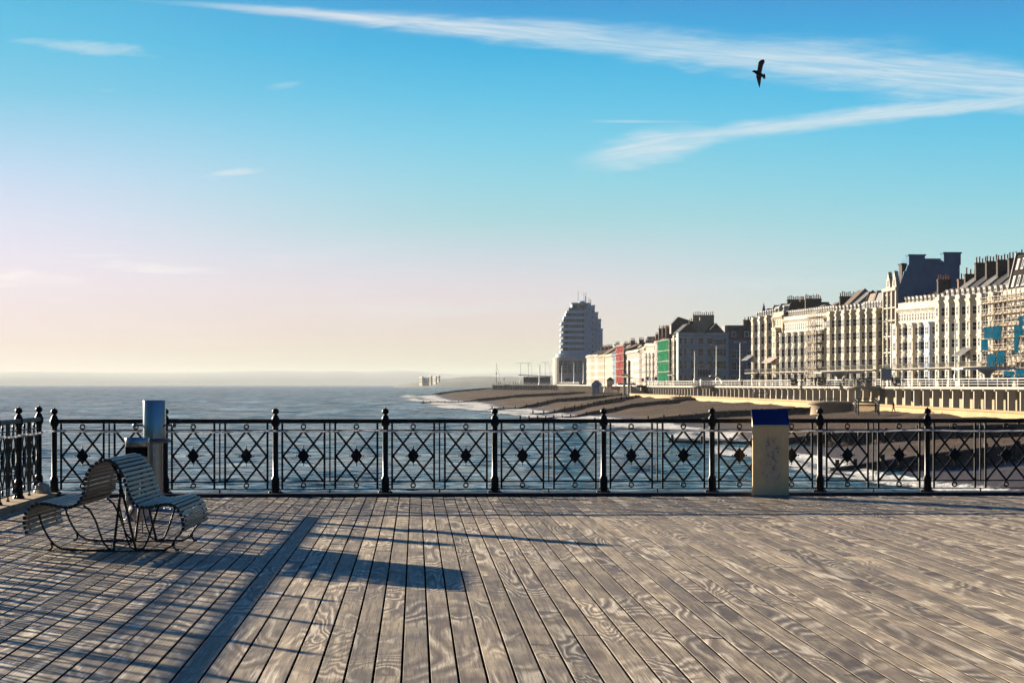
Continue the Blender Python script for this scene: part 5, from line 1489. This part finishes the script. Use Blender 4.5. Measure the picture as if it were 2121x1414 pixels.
# plants -----------------------------------------------------------------------------
def leafball(m, c, r, n, sz):
    for _ in range(n):
        v = Vector((R.gauss(0,1), R.gauss(0,1), R.gauss(0,1))).normalized()*r*(R.random()**.4)
        p = Vector(c)+Vector((v.x, v.y, v.z*.8)); u = Vector((R.uniform(-1,1), R.uniform(-1,1), R.uniform(-1,1))).normalized(); w_ = u.orthogonal().normalized()
        s_ = sz*R.uniform(.6,1.4); m.add([p-u*s_-w_*s_*.4, p+u*s_-w_*s_*.4, p+u*s_*.8+w_*s_*.5, p-u*s_*.8+w_*s_*.5], [(0,1,2,3)])
def palm(px, Y, h, label):
    p = at(px, 795, Y); p.z = UP; t = empty('cordyline_palm', p, R.random()*6); tag(t, label, 'palm', 'bushy palms on the promenade')
    m = MB(); m.tube([(0,0,-.2),(.05,0,h*.5),(0,.05,h*.62)], [.18,.12,.1], 7); m.build('trunk', M['timber'], t)
    m = MB()
    for i in range(150):
        a_ = R.random()*2*PI; e = R.uniform(-.7,1.35); L = h*R.uniform(.38,.55); d_ = Vector((math.cos(a_)*math.cos(e), math.sin(a_)*math.cos(e), math.sin(e)))
        b_ = Vector((0,.05,h*R.uniform(.45,.72))); sd = d_.cross(Vector((0,0,1)))
        if sd.length < .1: sd = Vector((1,0,0))
        sd = sd.normalized()*.055; mid = b_+d_*L*.6; tip = b_+d_*L+Vector((0,0,-.3*L*R.random()))
        m.add([b_-sd*.6,b_+sd*.6,mid+sd,mid-sd,tip], [(0,1,2,3),(3,2,4)])
    m.build('crown', M['palm'], t)
palm(1570, 480, 3.4, 'largest bushy palm at the left end of the ornate corner block')
palm(1594, 468, 2.8, 'smaller bushy palm right of the largest one')
palm(1581, 500, 2.2, 'lowest bushy palm, between the two taller ones')
pls = [(1644,'planted tub of dark shrubs left of the nearer shelter'),(1752,'shrub tub right of the nearer shelter pier'),(1775,'broad shrub tub below the bracketed houses'),(1797,'shrub tub beside the notice board, on its left'),(1857,'shrub tub to the right of the notice board'),
       (1915,'shrub tub to the right of the orange sign'),(1952,'shrub tub left of the tall lamp by the bay houses'),(2004,'shrub tub left of the shelter with blue sheeting'),(2086,'shrub tub under the blue sheeting'),(2112,'shrub tub at the right edge of the picture'),
       (1700,'shrub tub behind the group of walkers'),(1540,'shrub tub below the dark blue-grey house'),(1510,'shrub tub between the two double-headed lamps'),(1420,'shrub tub below the left edge of the hotel'),(1400,'shrub tub left of the hotel corner')]
for px, lab in pls:
    Y_ = {True: interp(px,(1345,1527,1700,1945,2121),(585,455,375,322,288))}[True]; p = at(px, 798, Y_+4.5*1.0); p.z = UP
    t = empty('shrub_planter', p, R.uniform(-.2,.2)); tag(t, lab, 'planter', 'shrub tubs on the upper promenade')
    m = MB(); m.lathe([(.55,0),(.7,.5),(.74,.55),(.66,.55),(.6,.48),(0,.46)], n=14); m.build('tub', M['concrete'], t)
    m = MB(); leafball(m, (0,0,.95), .75, 160, .12); leafball(m, (.35,.1,.75), .5, 60, .11); m.build('shrub', M['leaf'], t)

# people ---------------------------------------------------------------------------------
def person_mesh(kind, mats):
    # a jointed skeleton with a radius at each joint, grown into one surface
    st = {'stand':(.07,-.05,.0),'walk':(.27,-.25,.12),'lean':(.05,-.08,.25)}[kind]
    f1, f2, ar = st
    V = [(0,0,.95,.150),(0,0,1.15,.135),(0,.01,1.38,.165),(0,.01,1.50,.06),(0,.03,1.62,.095),(0,.035,1.72,.085),
         (.10,f1*.5,.50,.075),(.11,f1,.08,.055),(.11,f1+.14,.03,.04),
         (-.10,f2*.35,.52,.075),(-.11,f2,.10,.055),(-.11,f2+.13,.04,.04),
         (.20,.0,1.42,.065),(.25,-ar,1.15,.055),(.24,-ar+.18,.92,.045),(.23,-ar+.24,.84,.035),
         (-.20,.0,1.42,.065),(-.25,ar,1.15,.055),(-.24,ar+.12,.92,.045),(-.23,ar+.16,.84,.035),(0,.135,1.655,.03),(.09,.0,.90,.10),(-.09,.0,.90,.10)]
    E = [(0,1),(1,2),(2,3),(3,4),(4,5),(0,21),(21,6),(6,7),(7,8),(0,22),(22,9),(9,10),(10,11),(2,12),(12,13),(13,14),(14,15),(2,16),(16,17),(17,18),(18,19),(4,20)]
    me = bpy.data.meshes.new('tmp'); me.from_pydata([v[:3] for v in V], E, [])
    o = bpy.data.objects.new('tmp', me); COL.objects.link(o)
    md = o.modifiers.new('skin', 'SKIN'); 
    if not me.skin_vertices: me.attributes.new('skin_vertices','FLOAT','POINT')
    for i, v in enumerate(V):
        sv = me.skin_vertices[0].data[i]; sv.radius = (v[3], v[3]*.8); sv.use_root = (i == 0)
    o.modifiers.new('sub', 'SUBSURF').levels = 1
    dg = bpy.context.evaluated_depsgraph_get(); out = bpy.data.meshes.new_from_object(o.evaluated_get(dg))
    bpy.data.objects.remove(o); out.materials.clear()
    for k in mats: out.materials.append(M[k])
    for p in out.polygons:
        z = p.center.z; p.use_smooth = True
        hand = abs(p.center.x) > .19 and z < .90
        p.material_index = 2 if ((1.56 < z < 1.69 and p.center.y > .02) or hand) else (1 if z < .86 else (3 if z >= 1.56 else 0))
    out.name = 'person'
    return out
PCACHE = {}
def person(px, py, Y, coat, pose, rz, label, z=None, s=1.0, group='people on the seafront'):
    k = (coat, pose)
    if k not in PCACHE: PCACHE[k] = person_mesh(pose, [coat,'trouser','skin','coat_dark'])
    p = at(px, py, Y)
    if z is not None: p.z = z
    o = link('person', PCACHE[k], None, p, rz); o.scale = (s,s,s); tag(o, label, 'person', group)
    return o
def lowz(y): return parz(y)-.85
person(1851, 838, 312, 'coat_dark', 'walk', 1.4, 'person in dark clothes walking under the colonnade, right of the timber steps', z=lowz(312))
person(2029, 846, 292, 'coat_dark', 'walk', -1.5, 'person in a long dark coat under the right part of the colonnade', z=lowz(292), s=1.05)
ppl = [(1559,470,'coat_dark','stand','person in dark clothes left of the largest palm'),(1628,425,'coat_tan','stand','person in tan right of the advertising stand'),(1638,420,'coat_dark','stand','person in black right of the one in tan'),
       (1668,392,'coat_dark','stand','person at the left end of the dark group by the balcony'),(1682,388,'coat_dark','walk','tall person in the middle of the dark group by the balcony'),(1689,389,'coat_blue','stand','person in navy within the group by the balcony'),(1696,386,'coat_dark','stand','person in the dark group leaning to the right','lean'),
       (1709,380,'coat_dark','walk','person at the right end of the group, close to the shelter'),(1848.5,342,'coat_dark','stand','left one of a pair in dark coats by the notice board'),(1856,342,'coat_dark','stand','right one of a pair in dark coats by the notice board'),
       (1411,575,'coat_dark','walk','person walking before the left edge of the hotel'),(1430,560,'coat_dark','stand','person by the bare pole before the hotel'),(1449,540,'coat_red','stand','person in red left of the curved shelter'),(1487,510,'coat_dark','stand','person in black right of the curved shelter'),
       (1475,512,'coat_blue','walk','person in navy in front of the curved shelter'),(1370,600,'coat_dark','walk','left walker below the green netting'),(1376,598,'coat_dark','stand','middle walker below the green netting'),(1383,596,'coat_dark','walk','right walker below the green netting'),(1391,592,'coat_blue','stand','person in navy right of the green netting')]
for q in ppl:
    person(q[0], 800, q[1], q[2], q[3], R.uniform(-2,2), q[4], z=UP, s=R.uniform(.96,1.06))
for px, lab in ((1033,'left figure of a pair at the end of the ribbed far wall'),(1036.5,'right figure of a pair at the end of the ribbed far wall'),(1063,'left of two distant figures beside the first double lamp'),(1068,'right of two distant figures beside the first double lamp')):
    person(px, 794, 1236, 'coat_dark', 'stand', 0, lab, z=1.5)
person(1292, 812, 730, 'coat_red', 'stand', .5, 'person in a red coat standing on the landing', s=1.2)
person(1299, 812, 730, 'coat_dark', 'walk', 1.0, 'dark-clothed person just right of the red coat')
person(1236, 842, 530, 'coat_dark', 'stand', 2.5, 'lone dark figure standing on the shadowed shingle')
# ================================================================== AIR, SKY, SUN, CAMERA
SUN_EL = math.radians(9.8); SUN_AZ = math.radians(-42.6)      # azimuth from +Y, negative = left
w = bpy.data.worlds.new('World'); scene.world = w; w.use_nodes = True; nt = w.node_tree
for n_ in list(nt.nodes): nt.nodes.remove(n_)
out = new(nt, 'ShaderNodeOutputWorld'); bg = new(nt, 'ShaderNodeBackground')
tc = new(nt, 'ShaderNodeTexCoord'); dx, dy, dz = sep(nt, tc.outputs['Generated'])
sky = new(nt, 'ShaderNodeTexSky'); sky.sky_type = 'NISHITA'; sky.sun_disc = False
sky.sun_elevation = SUN_EL; sky.sun_rotation = SUN_AZ; sky.air_density = 1.0; sky.dust_density = .6; sky.ozone_density = 2.5
STR = .07
hyp = (dx*dx+dy*dy).pow(.5).max(.02)
el = dz/hyp                                     # tangent of the elevation
az = (dx/hyp)                                   # -1 left .. 1 right of the view direction
e1 = (el/.1769).max(0.0)                        # 1 = ten degrees
K = 2.0**-EXPO/STR
def C(r, g, b): return tuple(v*K for v in lin((r, g, b)))
eR = (e1*.5).min(1.0)
HD = 4.2e-5; HTOP = 185.0; IINF = lin((238,222,197))
def sky_ramp(tab):
    """the sky beyond the haze: what is seen less the light the haze itself sends"""
    es = [t[0] for t in tab]; st = []
    for e in (.006,.02,.045,.08,.12,.18,.25,.33,.42,.52,.63,.75,.87,1.0,1.25,2.0):
        c = lin([interp(e, es, [t[1][i] for t in tab]) for i in range(3)])
        tau = min(HD*HTOP/(e*.1769), HD*26000); tr = math.exp(-tau)
        st.append((e*.5, tuple(max(.03, (c[i]-IINF[i]*(1-tr))/tr)*K for i in range(3))))
    return ramp(nt, eR, st, 'LINEAR')
left = sky_ramp([(.045,(241,223,197)),(.12,(240,222,208)),(.22,(242,227,226)),(.35,(237,228,240)),(.47,(221,223,242)),(.585,(192,217,239)),(.75,(138,204,229)),(.874,(114,198,228)),(1,(95,190,225)),(2,(38,96,160))])
mid = sky_ramp([(.045,(222,212,183)),(.12,(225,210,193)),(.22,(226,213,211)),(.296,(216,214,221)),(.40,(178,213,216)),(.5,(158,212,223)),(.62,(132,206,229)),(.75,(102,194,228)),(.874,(72,179,224)),(1,(34,158,215)),(2,(22,76,145))])
rite = sky_ramp([(.045,(202,212,186)),(.18,(190,214,202)),(.3,(174,213,213)),(.40,(159,211,219)),(.5,(139,206,223)),(.62,(114,199,227)),(.75,(88,187,228)),(.874,(67,173,222)),(1,(46,153,214)),(2,(20,70,140))])
f1 = az.sstep(-.30,.02); f2 = az.sstep(-.02,.26)
grad = mixc(nt, f2, mixc(nt, f1, left, mid), rite)
# high cirrus and vapour trails
X = az/((az*az*-1.0+1.0).max(.05).pow(.5))*(F/1060.5)         # picture-independent gnomonic coordinates about north
Yv = el/((az*az*-1.0+1.0).max(.05).pow(.5))*(F/796.0)
st1 = noise(nt, vec(nt, X*2.2+Yv*2.0, Yv*14.0-X*1.5, 0.0), 1.6, 6, .62, .5)
st2 = noise(nt, vec(nt, X*9.0, Yv*26.0+X*3.0, 2.0), 1.0, 5, .6, .6)
# trail one: from upper left widening to the right
c1 = (X+.72)*(X+.72)*-.019+(X+.72)*-.095+.9975
h1 = ((X+.72)*.050+.005).max(.001).min(.078)
d1_ = (Yv-c1)/h1
t1 = (d1_.abs()*-1.0+1.0)+((st1-.5)*1.5)+((st2-.5)*.5)
m1 = t1.sstep(-.15,.85)*X.sstep(-.80,-.2)*d1_.sstep(2.0,.1)*d1_.sstep(-1.45,-.85)
# trail two: a tapering plume below it
c2 = (X-.4)*.145+.655-(X*-1.0+.42).max(0.0)*.12
bq = (X-.27)/.13
h2 = ((bq*bq*-1.0).max(-1.0)+1.0)*.032+.029
t2 = (((Yv-c2)/h2).abs()*-1.0+1.0)+((st1-.5)*1.1)+((st2-.5)*.8)
m2 = t2.sstep(-.05,.9)*X.sstep(.10,.24)
c3 = (X-.2)*-.01+.684; t3 = (((Yv-c3)/.006).abs()*-1.0+1.0)+((st1-.5)*.9); m3 = t3.sstep(.1,.9)*X.sstep(.12,.25)*X.sstep(.42,.2)*.5
def wisp(cx, cy, hx, hy, sl, a_):
    d1 = ((X-cx)/hx); d2 = ((Yv-cy)-(X-cx)*sl)/hy
    return ((d1*d1+d2*d2)*-1.0+1.0+(st2-.5)*2.6+(st1-.5)*2.0).sstep(.1,1.4)*a_
ws = wisp(-.82,.875,.16,.022,-.11,.45)+wisp(-.54,.552,.075,.014,.16,.65)+wisp(-.45,.777,.05,.012,.2,.25)+wisp(-.79,.765,.03,.008,0,.3)
ws = ws+wisp(-.98,.275,.16,.026,-.06,1.0)+wisp(-.72,.305,.22,.018,-.06,1.0)+wisp(-.83,.335,.08,.006,0,.5)+wisp(-.34,.228,.05,.006,.05,.3)+wisp(-.93,.222,.10,.008,0,.3)
lowc = (noise(nt, vec(nt, X*1.2, Yv*11.0, 4.0), 1.5, 5, .55)).sstep(.5,.75)*Yv.sstep(.48,.25)*Yv.sstep(.02,.12)*.30
stf = noise(nt, vec(nt, X*5.0+Yv*6.0, (Yv+X*.13)*70.0, 6.0), 1.0, 5, .65, .8).sstep(.28,.72,.55,1.25)
stg = noise(nt, vec(nt, X*7.0-Yv*9.0, (Yv-X*.16)*55.0, 8.0), 1.0, 5, .65, .8).sstep(.28,.72,.6,1.2)
cl = ((m1*stf*.72).max(m2*stg*.85).max(m3)+ws*.7+lowc).min(.9)*dy.gt(0.0)
cloudc = mixc(nt, X.sstep(-.9,.3), C(253,246,242), C(206,226,236))
front = mixc(nt, cl, grad, cloudc)
# outside the lit quarter and higher up: the physical sky itself
mask = el.sstep(.44,.19)*dy.sstep(.66,.94)
phys = mixc(nt, 1.0, sky.outputs['Color'] and S(nt, sky.outputs['Color']), (.06,.205,.40), 'MULTIPLY')
final = mixc(nt, mask, phys, front)
nt.links.new(final.o, bg.inputs['Color']); bg.inputs['Strength'].default_value = STR
nt.links.new(bg.outputs[0], out.inputs['Surface'])
w.cycles.sampling_method = 'MANUAL'; w.cycles.sample_map_resolution = 1024

sd = bpy.data.lights.new('sun', 'SUN'); sd.energy = 5.0; sd.angle = math.radians(.5); sd.color = (1.0,.86,.67)
so = bpy.data.objects.new('sun', sd); COL.objects.link(so)
dirv = Vector((math.sin(SUN_AZ)*math.cos(SUN_EL), math.cos(SUN_AZ)*math.cos(SUN_EL), math.sin(SUN_EL)))
so.rotation_euler = dirv.to_track_quat('Z', 'Y').to_euler(); so.location = (-40, 30, 40)

# haze: one closed box of thin even air round everything
m = MB(); m.box(-7500,7500,-260,27000,-7.5,185)
me = m.mesh('haze', [])
hz = bpy.data.materials.new('sea_haze'); hz.use_nodes = True; hn = hz.node_tree
hn.nodes.remove(hn.nodes['Principled BSDF'])
pv = new(hn, 'ShaderNodeVolumePrincipled'); pv.inputs['Density'].default_value = 4.2e-5; pv.inputs['Color'].default_value = (.77,.82,.84,1); pv.inputs['Anisotropy'].default_value = .0
hn.links.new(pv.outputs[0], [n_ for n_ in hn.nodes if n_.type == 'OUTPUT_MATERIAL'][0].inputs['Volume'])
me.materials.append(hz); ho = link('haze', me); tag(ho, kind='stuff')
ho['label'] = 'pale sea haze fading the far downs'

cam = bpy.data.cameras.new('camera'); co_ = bpy.data.objects.new('camera', cam); COL.objects.link(co_)
cam.sensor_width = 36; cam.lens = F/2121*36; cam.clip_start = .1; cam.clip_end = 40000
cam.shift_y = 89.0/2121; co_.location = (0,0,EYE); co_.rotation_euler = (PI/2,0,0)
scene.camera = co_
scene.view_settings.view_transform = 'Standard'; scene.view_settings.look = 'None'
scene.view_settings.exposure = EXPO; scene.view_settings.gamma = 1
cy = scene.cycles
scene.render.filter_size = 1.2
cy.use_denoising = True; cy.max_bounces = 6; cy.diffuse_bounces = 2; cy.glossy_bounces = 3; cy.transparent_max_bounces = 12; cy.volume_bounces = 0
cy.sample_clamp_indirect = 4.0
try: cy.denoiser = 'OPENIMAGEDENOISE'
except Exception: pass
try: cy.denoising_input_passes = 'RGB_ALBEDO_NORMAL'; cy.denoising_prefilter = 'ACCURATE'
except Exception: pass
